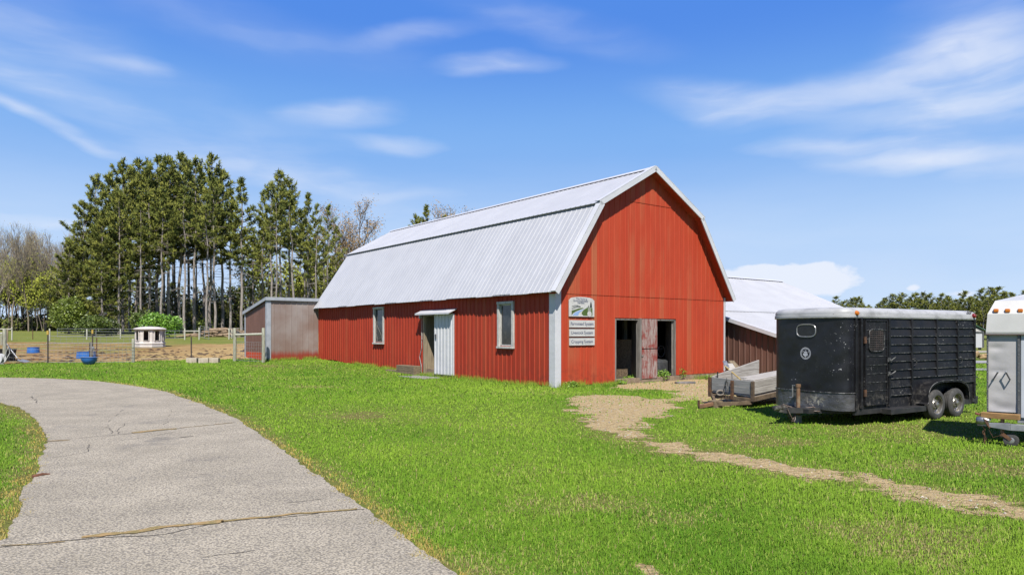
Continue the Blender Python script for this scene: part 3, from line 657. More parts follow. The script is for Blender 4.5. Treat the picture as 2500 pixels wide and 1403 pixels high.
# sliding side door, canopy, jamb
SB = gz(*bw(0, (S0 + S1) / 2)); DS0, DS1 = lng(1107, 850, -.1)[0], lng(1061, 850, -.1)[0]
mb = MB(); st = ribs(DS0, DS1, .235, .034, .026, DS0 + .12); zb_, zt_ = SB + .12, ST + .02
sheet_wall(mb, st, lambda s_: [(lambda q: zb_, lambda q: zt_)], lambda s_, h, z: (-.115 - h, s_, z))
mb.box(-.113, -.06, DS0, DS1, zb_, zt_); dr = mb.build('sliding_door', m_trim, barn)
hy = DS1 - .17; mb = MB(); mb.box(-.165, -.14, hy - .02, hy + .02, 1.52, 1.70); mb.tube([(-.14, hy, 1.68), (-.19, hy, 1.68), (-.19, hy - .01, 1.58)], .012, 6); mb.build('handle', mk('dull_steel', (.35, .35, .36), (.2, .2, .2), 12, .4, .9), dr)
MB().box(-.125, -.055, DS0, DS1, SB + .03, zb_ - .003).build('kick_board', m_dark, dr)
C0, C1 = DS0 - .10, lng(1021, 766, -.2)[0]; mb = MB()
mb.add([(-.02, C0, ST + .21), (-.02, C1, ST + .21), (-.36, C1, ST + .06), (-.36, C0, ST + .06), (-.36, C1, ST + .0), (-.36, C0, ST + .0), (-.02, C0, ST + .18), (-.02, C1, ST + .18), (-.34, C1, ST + .03), (-.34, C0, ST + .03)],
       [(0, 1, 2, 3), (3, 2, 4, 5), (6, 9, 8, 7), (0, 3, 9, 6), (1, 7, 8, 2)]); mb.build('door_canopy', m_trim, barn)
mb = MB(); mb.box(-.05, .14, S1 - .05, S1 + .06, SB, ST); mb.box(.0, .62, S1 - .09, S1 - .052, SB + .04, ST - .03); mb.build('door_jamb', m_tanw, barn, bevel=.006)
MB().box(-.06, .2, S0, S1, ST - .06, ST).build('door_header', m_grey, barn)
MB().box(-.1, .2, S0 + .3, S1, SB - .05, SB + .08).build('door_sill', m_tanw, barn)
mb = MB(); cy = lng(1030, 850, -.05)[0]; mb.tube([(-.04, cy + .05, SB - .05), (-.05, cy + .03, SB + .35), (-.05, cy + .19, SB + .75), (-.05, cy + .02, SB + 1.1), (-.05, cy, SB + 1.7), (-.05, cy - .02, ST)], .016, 7); mb.tube([(-.05, cy, SB + 1.45), (-.05, cy, SB + 1.75)], .028, 8); mb.box(-.12, -.05, cy + .02, cy + .14, ST - .14, ST + .02)
mb.build('conduit', mk('pale_conduit', (.5, .49, .46), (.36, .33, .3), 8, .6), barn)
# stable door: frame, leaf seen from outside, two leaves swung inwards, partition
LX0, LX1 = gab(1567, 850, -.06)[0], gab(1604, 850, -.06)[0]; LZ = gab(1585, 851)[1]
m_peel, n, b = newmat('peeling_red_boards'); p = n.obj(); s_ = n.mapping(p, scale=(14, 14, 1.1))
c = n.mix(n.ramp(n.noise(s_, 2.2, 7, .75), .42, .56), (.26, .075, .06, 1), (.44, .36, .32, 1)); c = n.mix(n.ramp(n.noise(p, 3, 4), .5, .66), c, (.30, .06, .045, 1)); c = n.mix(n.ramp(n.noise(n.mapping(p, scale=(26, 26, .5)), 1.5, 5), .63, .68), c, (.07, .045, .04, 1))
n.put(b.inputs['Base Color'], c); b.inputs['Roughness'].default_value = .85; bump(n, b, n.noise(s_, 3, 6), .01)
for z0, z1 in ((DB - .02, LZ - .015), (LZ + .015, DT - .02)):
    d_ = MB().box(LX0, LX1, -.075, -.03, z0, z1).box(LX0 + .02, LX1 - .02, -.03, -.005, z0 + .05, z0 + .15).build('stable_door', m_peel, barn, bevel=.005)
    if z0 < 1: MB().box(LX0 - .02, LX0 + .04, -.10, -.07, z1 - .25, z1 - .2).build('latch', m_grey, d_)
MB().box(LX0 - .10, LX0 - .004, -.06, .10, .1, DT).build('door_post', m_grey, barn, bevel=.006)
def leaf(x, ang, L):
    M = Matrix.Translation((x, .1, 0)) @ Matrix.Rotation(ang, 4, 'Z'); mb = MB(M); k = 3
    for i in range(k): mb.box(0, .04, i * L / k + .004, (i + 1) * L / k - .004, DB + .03, DT - .03)
    mb.box(.04, .065, .03, L - .03, DB + .25, DB + .38); mb.box(.04, .065, .03, L - .03, DT - .4, DT - .27)
    return mb.build('stable_door', m_grey, barn, bevel=.004)
leaf(LX0 - .11, R(-37), .95); leaf(D1 - .12, R(-37), 1.0)
mb = MB(); mb.box(D0 - .005, D0 + .055, -.02, .12, DB, DT - .07); mb.box(D1 - .05, D1 - .004, .0, .12, DB, DT - .07); mb.box(D0, D1, .02, .12, DT - .07, DT - .004); mb.build('door_frame', m_grey, barn, bevel=.005)
MB().box(D0 + .75, LX0 + 1.5, 1.17, 1.20, .13, gab(1530, 828, 1.17)[1]).build('partition_board', m_osb, barn)
MB().box(gab(1522, 800, 1.9)[0], gab(1529, 800, 1.9)[0], 1.85, 1.97, .13, 3.4).build('post', m_grey, barn)
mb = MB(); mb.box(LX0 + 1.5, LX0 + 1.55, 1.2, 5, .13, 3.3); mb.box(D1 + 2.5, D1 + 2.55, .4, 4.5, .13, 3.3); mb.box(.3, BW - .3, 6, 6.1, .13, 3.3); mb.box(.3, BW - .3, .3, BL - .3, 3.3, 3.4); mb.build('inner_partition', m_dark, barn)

# tank and fan just inside the right-hand doorway
def on_gable(w_, s_, z=0.0): return BC + BU * w_ + BD * s_ + Vector((0, 0, z))
tx, ts = gab(1615, 900, .55)[0], .75
tk = thing('water_tank', 'dark grey tank standing inside the right half of the stable doorway', 'tank', on_gable(tx, ts, .13), BA)
m_tank = mk('dark_grey_plastic', (.055, .058, .062), (.085, .088, .09), 8, .45)
mb = MB(); mb.box(-.3, .3, -.3, .3, 0, .62); mb.build('body', m_tank, tk, bevel=.09)
MB().lathe([(.0, .64), (.13, .64), (.13, .60)], n=16).build('lid', m_tank, tk)
fn = thing('barn_fan', 'round grey fan hanging in the dark above the tank in the doorway', 'fan', on_gable(gab(1614, 857, 1.0)[0], 1.0, gab(1614, 857, 1.0)[1]), BA)
mb = MB(); mb.tube([(.21 * math.cos(t / 20 * 6.2832), 0, .21 * math.sin(t / 20 * 6.2832)) for t in range(20)], .018, 6, closed=True); mb.build('cage', mk('grey_metal', (.3, .3, .31), (.2, .2, .2), 9, .5), fn)
mb = MB()
for k in range(4):
    t = k * 1.5708 + .4; mb.add([(.02 * math.cos(t + 1.57), .03, .02 * math.sin(t + 1.57)), (.17 * math.cos(t), .0, .17 * math.sin(t)), (.17 * math.cos(t + .7), .06, .17 * math.sin(t + .7)), (.03 * math.cos(t + .8), .05, .03 * math.sin(t + .8))], [(0, 1, 2, 3)])
mb.lathe([(.045, .0), (.045, .07), (0, .07)], axis='y', n=12); mb.build('blade', m_tank, fn)

# ------------------------------------------------------------------ signs on the gable
m_sign = mk('white_sign_board', (.72, .71, .68), (.62, .61, .58), 5, .5); m_navy = mk('navy_lettering', (.035, .055, .13), (.05, .075, .17), 20, .6)
m_sgreen = mk('sign_green', (.075, .13, .02), (.095, .16, .03), 9, .6); m_sdark = mk('sign_dark_green', (.02, .03, .018), (.03, .045, .025), 9, .6); m_sblue = mk('sign_blue', (.26, .42, .72), (.33, .5, .8), 9, .6)
def text_mesh(name, txt, size, mat, parent, loc, spacing=1.0, shear=0.0, rot=(R(90), 0, 0)):
    cu = bpy.data.curves.new(name, 'FONT'); cu.body = txt; cu.size = size; cu.align_x = 'CENTER'; cu.align_y = 'CENTER'; cu.extrude = .0015; cu.space_character = spacing; cu.shear = shear; cu.offset = size * .006
    tmp = bpy.data.objects.new('tmp', cu); COL.objects.link(tmp); bpy.context.view_layer.update()
    me = bpy.data.meshes.new_from_object(tmp.evaluated_get(bpy.context.evaluated_depsgraph_get())); bpy.data.objects.remove(tmp)
    me.name = name; me.materials.clear(); me.materials.append(mat)
    o = bpy.data.objects.new(name, me); COL.objects.link(o); o.parent = parent; o.location = loc; o.rotation_euler = rot; return o
sy = -.028
def sgab(px, py): return gab(px, py, sy)
x0, zt0 = sgab(1388, 731); x1, _ = sgab(1450, 731); zb0 = sgab(1388, 772)[1]; sw_ = x1 - x0; xm = (x0 + x1) / 2
big = thing('farm_sign', 'arched white sign with green field picture and navy text on red gable', 'sign', on_gable(xm, sy - .014, zb0), BA, 'white signs on the gable')
hh = zt0 - zb0; ar = hh * .17; P = [(-sw_ / 2, 0), (sw_ / 2, 0), (sw_ / 2, hh)] + [(sw_ * .46 * math.cos(t), hh + ar * math.sin(t) ** .8 * .98 + .01) for t in [i * math.pi / 14 for i in range(15)]] + [(-sw_ / 2, hh)]
MB().prism(P, -.008, .008).build('board', m_sign, big)
Hh = hh + ar
def spoly(name, pts, mat): MB().prism([((a - .5) * sw_, c_ * Hh) for a, c_ in pts], -.011, -.0085).build(name, mat, big)
def stripe(pts, t): return [(a, c_ + t / 2) for a, c_ in pts] + [(a, c_ - t / 2 * (.4 + a)) for a, c_ in pts[::-1]]
spoly('green_hill', [(.10, .06), (.10, .30), (.25, .36), (.40, .43), (.52, .455), (.58, .43), (.45, .37), (.28, .27), (.16, .17)], m_sgreen)
for k in range(3): spoly('field_stripe', stripe([(.10, .36 + k * .075), (.22, .44 + k * .06), (.34, .50 + k * .035), (.45, .49 + k * .03)][:4 - (k == 2)], .028), m_sdark)
spoly('blue_river', [(.13, .05), (.34, .05), (.40, .20), (.58, .38), (.38, .30), (.22, .19)], m_sblue)
spoly('green_field', [(.56, .05), (.92, .05), (.92, .46), (.70, .46), (.58, .36), (.50, .24), (.49, .14)], m_sgreen)
for x_, h_, w__ in ((.86, .80, .045), (.77, .62, .025), (.71, .55, .018)): spoly('tree_mark', [(x_ - w__, .48), (x_ + w__, .48), (x_ + w__ * .6, h_ * .85), (x_, h_), (x_ - w__ * .6, h_ * .85)], m_sdark)
for k in range(5): MB().box((.735 - .5) * sw_, (.735 + .13 - .02 * (k % 2) - .5) * sw_, -.0135, -.0115, (.41 - k * .035) * Hh, (.425 - k * .035) * Hh).build('small_text_line', m_sign, big)
MB().lathe([(0, -.0135), (.085 * sw_, -.0135), (.085 * sw_, -.0115)], ((.80 - .5) * sw_, 0, .145 * Hh), 'y', 20).build('round_badge', m_sign, big)
for k, (t_, sz) in enumerate((('This Farm is', .105), ('Environmentally', .105), ('Verified', .105))): text_mesh('lettering', t_, sz * .95, m_navy, big, (-.02 - .03 * (k > 0), -.0095, Hh * (.905 - k * .10)))
for t_, ya, yb, lab in (('Farmstead System', 781, 799, 'white sign reading Farmstead System, directly under the arched sign'), ('Livestock System', 803, 821, 'white sign reading Livestock System, between two other text signs'), ('Cropping System', 825, 843, 'white sign reading Cropping System, lowest on the gable')):
    xa, za = sgab(1388, ya); zb1 = sgab(1388, yb)[1]; hq = za - zb1
    g_ = thing('text_sign', lab, 'sign', on_gable(xm + .015, sy - .014, zb1), BA, 'white signs on the gable')
    MB().box(-sw_ / 2, sw_ / 2, -.008, .008, 0, hq).build('board', m_sign, g_, bevel=.003)
    text_mesh('lettering', t_, .142, m_navy, g_, (0, -.0095, hq * .5), .98)
# ================================================================== lean-to shed at the far end of the barn
SL, SDp = 2.70, 3.6                       # width along the barn's gable direction, depth
Sc = BC + BD * 19.15; SZ = gz(*(Sc - BU * SL)[:2]) - .02; Sc.z = 0
shed = thing('lean_to_shed', 'small grey and red metal shed joined to the far end of the red barn', 'shed', Sc, BA)
def fademat(name, axis_i):
    m, n, b = newmat(name); p = n.obj(); q = n.xyz(p)
    pn = n.n('ShaderNodeTexWhiteNoise', noise_dimensions='1D'); n.put(pn.inputs['W'], n.math('FLOOR', n.math('DIVIDE', q[axis_i], .3)))
    c = n.mix(n.ramp(n.noise(n.mapping(p, scale=(.5, .5, .5)), 1.3, 4), .35, .65), (.30, .21, .175, 1), (.40, .345, .32, 1)); c = n.mix(n.math('MULTIPLY', pn.outputs['Value'], .3), c, (.22, .15, .125, 1))
    c = n.mix(n.ramp(n.noise(n.mapping(p, scale=(9, 9, .2)), 2, 4), .6, .75, 0, .4), c, (.38, .36, .35, 1))
    zz = n.math('ADD', q[2], n.math('MULTIPLY', n.math('SUBTRACT', n.noise(n.mapping(p, scale=(4, 4, .4)), 2, 4), .5), .35))
    c = n.mix(n.ramp(zz, SZ + .62, SZ + .25), c, (.34, .055, .03, 1))
    n.put(b.inputs['Base Color'], c); b.inputs['Roughness'].default_value = .5; return m
m_fade = fademat('oversprayed_red_brown_steel', 0); m_brown = mk('brown_ribbed_steel', (.155, .075, .055), (.20, .10, .075), 2.5, .5, stretch=(3, 3, .4))
ZF, ZK = gab(650, 730, 19.15)[1], 0; Lz = SZ
ZF = pix(650, 727, (Sc - BU * SL).y).z; ZK = ZF - .62
mb = MB(); st = ribs(-SL, .0, .30, .026, .024, .02); sheet_wall(mb, st, lambda x: [(lambda q: SZ + .06, lambda q: ZF - .1)], lambda x, h, z: (x, -h, z)); mb.build('front_wall', m_fade, shed)
mb = MB(); st = ribs(0, SDp, .16, .026, .022, .03); sheet_wall(mb, st, lambda y: [(lambda q: SZ + .45, lambda q: ZF - .1 - q / SDp * (ZF - ZK))], lambda y, h, z: (-SL - h, y, z))
mb.build('side_wall', m_brown, shed)
mb = MB(); st = ribs(.08, SDp - .05, .16, .022, .014, .03); sheet_wall(mb, st, lambda y: [(lambda q: SZ + .05, lambda q: SZ + .45)], lambda y, h, z: (-SL - h, y, z)); mb.build('red_skirt', m_gable, shed)
m_blue = mk('blue_grey_trim', (.40, .43, .48), (.48, .51, .56), 4, .4)
mb = MB(); mb.add([(-SL - .1, -.1, ZF), (.0, -.1, ZF), (.0, SDp + .15, ZK - .04), (-SL - .1, SDp + .15, ZK - .04), (-SL - .1, -.1, ZF + .03), (.0, -.1, ZF + .03), (.0, SDp + .15, ZK - .01), (-SL - .1, SDp + .15, ZK - .01)],
                  [(0, 3, 2, 1), (4, 5, 6, 7), (0, 1, 5, 4), (1, 2, 6, 5), (2, 3, 7, 6), (3, 0, 4, 7)]); mb.build('roof', m_roof, shed)
mb = MB(); mb.box(-SL - .12, -.02, -.125, -.10, ZF - .12, ZF + .045); mb.build('front_fascia', m_blue, shed)
mb = MB(); mb.add([(-SL - .125, -.1, ZF - .12), (-SL - .125, SDp + .15, ZK - .16), (-SL - .125, SDp + .15, ZK + .01), (-SL - .125, -.1, ZF + .045), (-SL - .10, -.1, ZF - .12), (-SL - .10, SDp + .15, ZK - .16), (-SL - .10, SDp + .15, ZK + .01), (-SL - .10, -.1, ZF + .045)],
                  [(0, 1, 2, 3), (7, 6, 5, 4), (0, 3, 7, 4), (1, 5, 6, 2), (3, 2, 6, 7), (0, 4, 5, 1)]); mb.build('side_fascia', m_blue, shed)
for x0, x1, y0, y1 in ((-SL - .03, -SL + .17, -.04, -.016), (-SL - .055, -SL - .03, -.04, .16), (-SL - .05, -SL - .02, SDp - .12, SDp + .02)):
    MB().box(x0, x1, y0, y1, SZ - .05, ZF - .1 - (.5 if y0 > 1 else 0)).build('corner_trim', m_blue, shed)
mb = MB(); mb.add([(-.05, 0, SZ), (-.05, SDp, SZ), (-.05, SDp, ZK), (-.05, 0, ZF - .1), (-SL, SDp, SZ), (-SL, SDp, ZK - .1)], [(0, 1, 2, 3), (1, 4, 5, 2)]); mb.build('rear_wall', m_brown, shed)
MB().box(-SL + .3, -.1, .0, .2, SZ - .3, SZ + .06).build('footing', m_conc, shed)

# ================================================================== long building behind the barn on the right
back = thing('pole_building', 'low pole building with white metal roof and brown wall behind the barn', 'building', BC, BA)
WQ, SQ0, SQm, SQr = 9.45, -2.6, 1.27, 5.85           # left wall, front eave, break, ridge (along the barn's direction)
zq = lambda s: 2.66 + .298 * (s - SQm) if s < SQm else 2.66 + .437 * (s - SQm)
WR = 22.2
mb = MB(); st = ribs(SQ0 + .1, 14, .25, .03, .03, .02)
sheet_wall(mb, st, lambda s: [(lambda q: -.1, lambda q: min(zq(q), zq(2 * SQr - q)) - .12)], lambda s, h, z: (WQ - h, s, z)); mb.build('side_wall', m_brown, back)
mb = MB(); mb.box(WQ + .02, WR, SQ0 + .1, SQ0 + .14, -.1, zq(SQ0) - .1); mb.box(WR - .3, WR - .26, SQ0 + .1, 14, -.1, zq(SQ0)); mb.build('front_wall', m_brown, back)
m_roof2 = steelmat('white_back_roof_steel', (.62, .625, .645), (.56, .565, .585), 0, .25)
for nm, sa, sb, k in (('lower_roof', SQ0 - .05, SQm + .12, .298), ('upper_roof', SQm - .06, SQr, .437)):
    mb = MB(); st = ribs(WQ - .22, WR + .2, .25, .03, .02, .02); o_ = 0 if nm[0] == 'l' else .05
    za = lambda s: 2.66 + k * (s - SQm) + o_
    sheet_wall(mb, st, lambda x: [(lambda q: sa, lambda q: sb)], lambda x, h, s: (x, s, za(s) + h))
    for (x0, h0), (x1, h1) in zip(st[:-1], st[1:]): mb.add([(x0, sa, za(sa) + h0), (x1, sa, za(sa) + h1), (x1, sa, za(sa) - .02), (x0, sa, za(sa) - .02)], [(0, 1, 2, 3)])
    mb.build(nm, m_roof2, back)
zr = 2.66 + .437 * (SQr - SQm) + .05
mb = MB(); mb.add([(WQ - .22, SQr, zr), (WR + .2, SQr, zr), (WR + .2, 2 * SQr - SQm + 4, 1.2), (WQ - .22, 2 * SQr - SQm + 4, 1.2)], [(0, 1, 2, 3)]); mb.build('rear_roof', m_roof2, back)
mb = MB(); mb.add([(WQ - .22, SQr - .2, zr + .03 - .06), (WR + .2, SQr - .2, zr - .03), (WR + .2, SQr, zr + .06), (WQ - .22, SQr, zr + .06), (WR + .2, SQr + .2, zr - .03), (WQ - .22, SQr + .2, zr - .03)], [(0, 1, 2, 3), (3, 2, 4, 5)]); mb.build('ridge_cap', m_trim, back)
mb = MB()
for sa, sb, k, o_ in ((SQ0 - .05, SQm + .12, .298, 0), (SQm, SQr, .437, .05)):
    f = lambda s: 2.66 + k * (s - SQm) + o_
    mb.add([(WQ - .25, sa, f(sa) - .12), (WQ - .25, sb, f(sb) - .12), (WQ - .25, sb, f(sb) + .03), (WQ - .25, sa, f(sa) + .03), (WQ - .10, sa, f(sa) + .035), (WQ - .10, sb, f(sb) + .035)], [(0, 1, 2, 3), (3, 2, 5, 4)])
mb.build('rake_trim', m_trim, back)
MB().box(WQ - .05, WQ + .0, SQ0 + .05, SQ0 + .13, -.1, zq(SQ0) - .1).build('corner_trim', m_trim, back)
# ================================================================== small things by the barn wall
def on_long(s_, off, z): return BC + BD * s_ - BU * off + Vector((0, 0, z))
s0, _ = lng(1020, 895, -.25); s1, _ = lng(977, 895, -.25); zz = gz(*on_long((s0 + s1) / 2, .25, 0)[:2])
m_plank = mk('old_timber', (.30, .23, .14), (.17, .125, .075), 3, .9, stretch=(8, 1, 8), bmp=.008)
lp0, lp1 = lng(985, 903, -.3)[0], lng(946, 903, -.3)[0]
low = thing('timber_plank', 'long low timber lying on the grass under the short block, against red wall', 'timber', on_long((s0 + lp1) / 2, .28, zz - .02), BA)
MB().box(-.16, .16, -(lp1 - s0) / 2, (lp1 - s0) / 2, 0, .12).build('plank', m_plank, low, bevel=.01)
blk = thing('timber_block', 'thick short timber resting on a longer plank left of the side door', 'timber', on_long((s0 + s1) / 2, .27, zz + .1), BA)
MB().box(-.17, .17, -(s1 - s0) / 2, (s1 - s0) / 2, 0.002, .24).build('block', m_plank, blk, bevel=.012)
sl = thing('concrete_slab', 'flat concrete step slab in the grass before the side door', 'slab', on_long((S0 + S1) / 2 + .25, .75, SB - .03), BA)
MB().box(-.42, .45, -.95, .9, -.05, .055).build('slab', m_conc, sl, bevel=.015)
q = onground(1672, 936); st_ = thing('flat_stone', 'flat grey stone slab lying on the bare earth near the barn door', 'stone', q, .2)
mb = MB(); mb.prism([(-.36, -.12), (-.1, -.2), (.25, -.16), (.4, -.02), (.3, .14), (-.05, .2), (-.34, .1)], -.01, .07, 'z'); mb.build('stone', mk('grey_stone', (.28, .255, .23), (.16, .15, .14), 6, .9, bmp=.02), st_, bevel=.02)

# weeds along the footing
m_weed, n, b = newmat('weed_leaf'); n.put(b.inputs['Base Color'], n.attr('tint')['Color']); b.inputs['Roughness'].default_value = .5
def leaf_clump(name, c, rad, hgt, count, ln, cols, parent=None, seed=0, mat=None, flat=.35):
    """leaves through an uneven volume: random small four-sided leaves"""
    r_ = np.random.default_rng(seed); d = r_.normal(size=(count, 3)); d /= np.linalg.norm(d, axis=1)[:, None]
    rr = r_.random(count) ** .45; lump = .62 + .62 * fbm(d[:, 0] * 1.7 + seed, d[:, 1] * 1.7 + d[:, 2] * 1.3, .8, seed, 3)
    P = d * rr[:, None] * lump[:, None] * np.array([rad, rad, hgt]) + np.array(c)
    a = r_.normal(size=(count, 3)); a[:, 2] *= flat + .4; a /= np.linalg.norm(a, axis=1)[:, None]; e = np.cross(a, r_.normal(size=(count, 3))); e /= np.linalg.norm(e, axis=1)[:, None]
    L = ln * r_.uniform(.6, 1.3, count)[:, None]; V = np.stack([P, P + a * L * .5 + e * L * .28, P + a * L, P + a * L * .5 - e * L * .28], 1)
    t = r_.random(count)[:, None]; cl = np.array(cols[0]) * (1 - t) + np.array(cols[1]) * t; cl *= r_.uniform(.75, 1.2, (count, 1))
    return npmesh(name, V.reshape(-1, 3), np.arange(4 * count).reshape(-1, 4), mat or m_weed, parent, np.repeat(np.concatenate([cl, np.ones((count, 1))], 1), 4, 0))
for i, (px, py, r_, h_, cnt, wh) in enumerate([(1538, 932, .30, .22, 500, 'on the earth below the left stable doorway'), (1618, 930, .33, .42, 800, 'below the gap between stable door and tank'), (1660, 927, .30, .46, 800, 'at the right edge of the stable doorway'), (1390, 945, .42, .2, 700, 'at the foot of the white corner board'), (1515, 938, .28, .14, 350, 'left of the stable doorway footing'), (1735, 926, .4, .14, 350, 'near the right end of the red gable')]):
    q = onground(px, py); t_ = thing('weed_clump', 'leafy green weed clump ' + wh, 'weeds', q, 0, 'weeds along the barn footing')
    leaf_clump('leaves', (0, 0, h_ * .55), r_ * .8, h_ * .55, int(cnt * .6), .065, ((.14, .30, .02), (.28, .44, .05)), t_, i + 3)
# ================================================================== black livestock trailer
TA = math.atan2(.515, .857); TO = Vector((6.41, 13.12, 0)); TU = Vector((math.cos(TA), math.sin(TA), 0)); TV = Vector((-TU.y, TU.x, 0))
def tside(px, py, off=0.0):
    r = (px - CX) / F; A = TO + TV * off; x = (r * A.y - A.x) / (TU.x - r * TU.y); return x, H + (HOR - py) / F * (A.y + TU.y * x)
m_black, n, b = newmat('chipped_black_paint'); p = n.obj(); q = n.xyz(p)
c = n.mix(n.ramp(n.noise(p, 1.5, 5, .6), .35, .65), (.0075, .0075, .009, 1), (.018, .018, .021, 1))
c = n.mix(n.ramp(n.noise(n.mapping(p, scale=(1, 1, .3)), 5, 6, .7), .55, .75, 0, .5), c, (.05, .05, .05, 1))
fr_ = n.math('MULTIPLY', n.ramp(n.noise(p, 1.15, 2), .5, .62), n.ramp(n.noise(p, 21, 3, .6), .64, .67)); c = n.mix(n.math('MULTIPLY', fr_, .5), c, (.4, .4, .38, 1))
c = n.mix(n.ramp(n.noise(p, 60, 2), .77, .80, 0, .7), c, (.34, .34, .33, 1))
lowz = n.math('MULTIPLY', n.ramp(q[2], .95, .35), n.ramp(n.noise(p, 7, 6, .75), .5, .62, 0, .6)); c = n.mix(lowz, c, (.14, .13, .115, 1))
c = n.mix(n.math('MULTIPLY', n.ramp(n.noise(p, 3.2, 4), .68, .73), n.ramp(q[2], 1.0, .4, 0, .8)), c, (.15, .06, .025, 1))
n.put(b.inputs['Base Color'], c); n.put(b.inputs['Roughness'], n.ramp(n.noise(p, 3, 4), .3, .7, .52, .7)); b.inputs['Specular IOR Level'].default_value = .22; bump(n, b, n.noise(p, 2.2, 3), .03)
m_black2, n, b = newmat('chipped_nose_paint'); p = n.obj(); q = n.xyz(p)
c = n.mix(n.ramp(n.noise(p, 1.5, 5, .6), .35, .65), (.009, .009, .0115, 1), (.017, .017, .021, 1))
def spot(n, p, loc, sc_): return n.ramp(n.vmath('LENGTH', n.mapping(p, loc=loc, scale=sc_, typ='TEXTURE')), 1.0, .35)
msk = n.math('ADD', n.math('ADD', spot(n, p, (-.12, .22, 1.55), (.35, .28, .30)), spot(n, p, (-.1, .2, 1.05), (.35, .32, .3))), n.math('ADD', spot(n, p, (-.1, .15, 1.85), (.3, .25, .15)), spot(n, p, (-.35, 1.0, .87), (.25, .22, .12))))
c = n.mix(n.math('MULTIPLY', n.ramp(n.noise(p, 22, 3, .6), .65, .68), n.math('MULTIPLY', msk, 1.0, clamp=True)), c, (.56, .56, .55, 1))
c = n.mix(n.ramp(n.noise(p, 45, 2), .73, .76, 0, .7), c, (.3, .3, .29, 1)); c = n.mix(n.ramp(n.noise(n.mapping(p, scale=(1, 1, .5)), 4, 6, .7), .56, .8, 0, .35), c, (.09, .09, .095, 1))
n.put(b.inputs['Base Color'], c); n.put(b.inputs['Roughness'], n.ramp(n.noise(p, 2, 4), .3, .7, .33, .5)); b.inputs['Specular IOR Level'].default_value = .4; bump(n, b, n.noise(p, 1.6, 2), .04)
m_guard, n, b = newmat('scraped_guard_panel'); p = n.obj(); q = n.xyz(p)
c = n.mix(n.ramp(n.noise(p, 2.2, 5, .6), .35, .65), (.085, .085, .095, 1), (.16, .16, .165, 1))
c = n.mix(n.math('MULTIPLY', n.ramp(n.noise(p, 11, 6, .7), .5, .58), spot(n, p, (-.25, .60, .42), (.4, .30, .2))), c, (.50, .46, .38, 1)); c = n.mix(n.ramp(n.noise(p, 30, 3), .68, .72), c, (.3, .28, .24, 1))
n.put(b.inputs['Base Color'], c); b.inputs['Roughness'].default_value = .38; b.inputs['Metallic'].default_value = .25; bump(n, b, n.noise(p, 3.2, 4), .05)
m_worn_glint = mk('worn_glint_edge', (.21, .21, .20), (.03, .03, .03), 7, .55, stretch=(2, 2, 2), lo=.36, hi=.56)  # worn steel; on board lips the pale tone also paints edge highlights
m_alu = mk('dull_aluminium', (.56, .56, .56), (.36, .36, .36), 8, .35, .6)
m_rust = mk('rusty_steel', (.17, .075, .03), (.08, .045, .028), 12, .85, c3=(.3, .16, .07), s3=40)
m_frame = mk('black_frame_steel', (.016, .016, .017), (.04, .038, .037), 7, .6, c3=(.09, .06, .045), s3=30, t3=.68)
m_roofw = mk('grimy_white_roof', (.54, .54, .535), (.34, .34, .33), 3, .5, stretch=(1, 1, 2), lo=.4, hi=.75, c3=(.22, .21, .18), s3=20, t3=.66)
m_amber = mk('amber_lens', (.72, .22, .015), (.6, .15, .01), 30, .25); m_red = mk('red_lens', (.30, .012, .012), (.2, .01, .01), 30, .25)
m_tyre = mk('tyre_rubber', (.045, .044, .043), (.085, .082, .078), 9, .85, bmp=.004); m_chrome = mk('rusty_chrome', (.42, .40, .36), (.16, .12, .08), 6, .35, .7, lo=.5, hi=.75)
TL, TW, T0, T1, T2 = 4.28, 1.66, .31, 2.06, 2.23
black = thing('livestock_trailer', 'black livestock trailer with white rounded roof and chipped paint', 'trailer', TO, TA)
BOW = .34
def nose(k=28, off=0.0, y0=0.0, y1=None):
    y1 = TW if y1 is None else y1; out = []
    for i in range(k + 1):
        t = i / k; y = y0 + (y1 - y0) * t; u_ = abs(2 * y / TW - 1); out.append((-(BOW + off) * (1 - min(u_, 1) ** 2.7) ** .62 - off * .4, y))
    return out
def nose_pts(k=40, off=0.0):
    out = []
    for i in range(k + 1):
        a = math.pi * (i / k); y = TW / 2 - (TW / 2 + off) * math.copysign(abs(math.cos(a)) ** .55, math.cos(a)); x = -(BOW + off) * abs(math.sin(a)) ** .75; out.append((x, y))
    return out
NP = nose_pts()
mb = MB(); vs = []
for z in (T0, T1): vs += [(x, y, z) for x, y in NP]
k = len(NP); mb.add(vs, [(i, i + 1, k + i + 1, k + i) for i in range(k - 1)]); mb.build('nose_panel', m_black2, black, smooth=True)
mb = MB(); NG = nose_pts(off=.006); vs = [(x, y, z) for z in (T0 - .02, .62) for x, y in NG]; mb.add(vs, [(i, i + 1, k + i + 1, k + i) for i in range(k - 1)]); gd = mb.build('guard_panel', m_guard, black, smooth=True)
NT_ = nose_pts(off=.012); mb = MB(); mb.tube([(x, y, .625) for x, y in NT_], .010, 6); mb.build('guard_edge', m_worn_glint, gd)
mb = MB(); mb.add([(0, 0, T0), (TL, 0, T0), (TL, 0, T1), (0, 0, T1), (0, TW, T0), (TL, TW, T0), (TL, TW, T1), (0, TW, T1)], [(0, 1, 2, 3), (7, 6, 5, 4), (1, 5, 6, 2), (0, 4, 5, 1)])
mb.build('body', m_black, black)
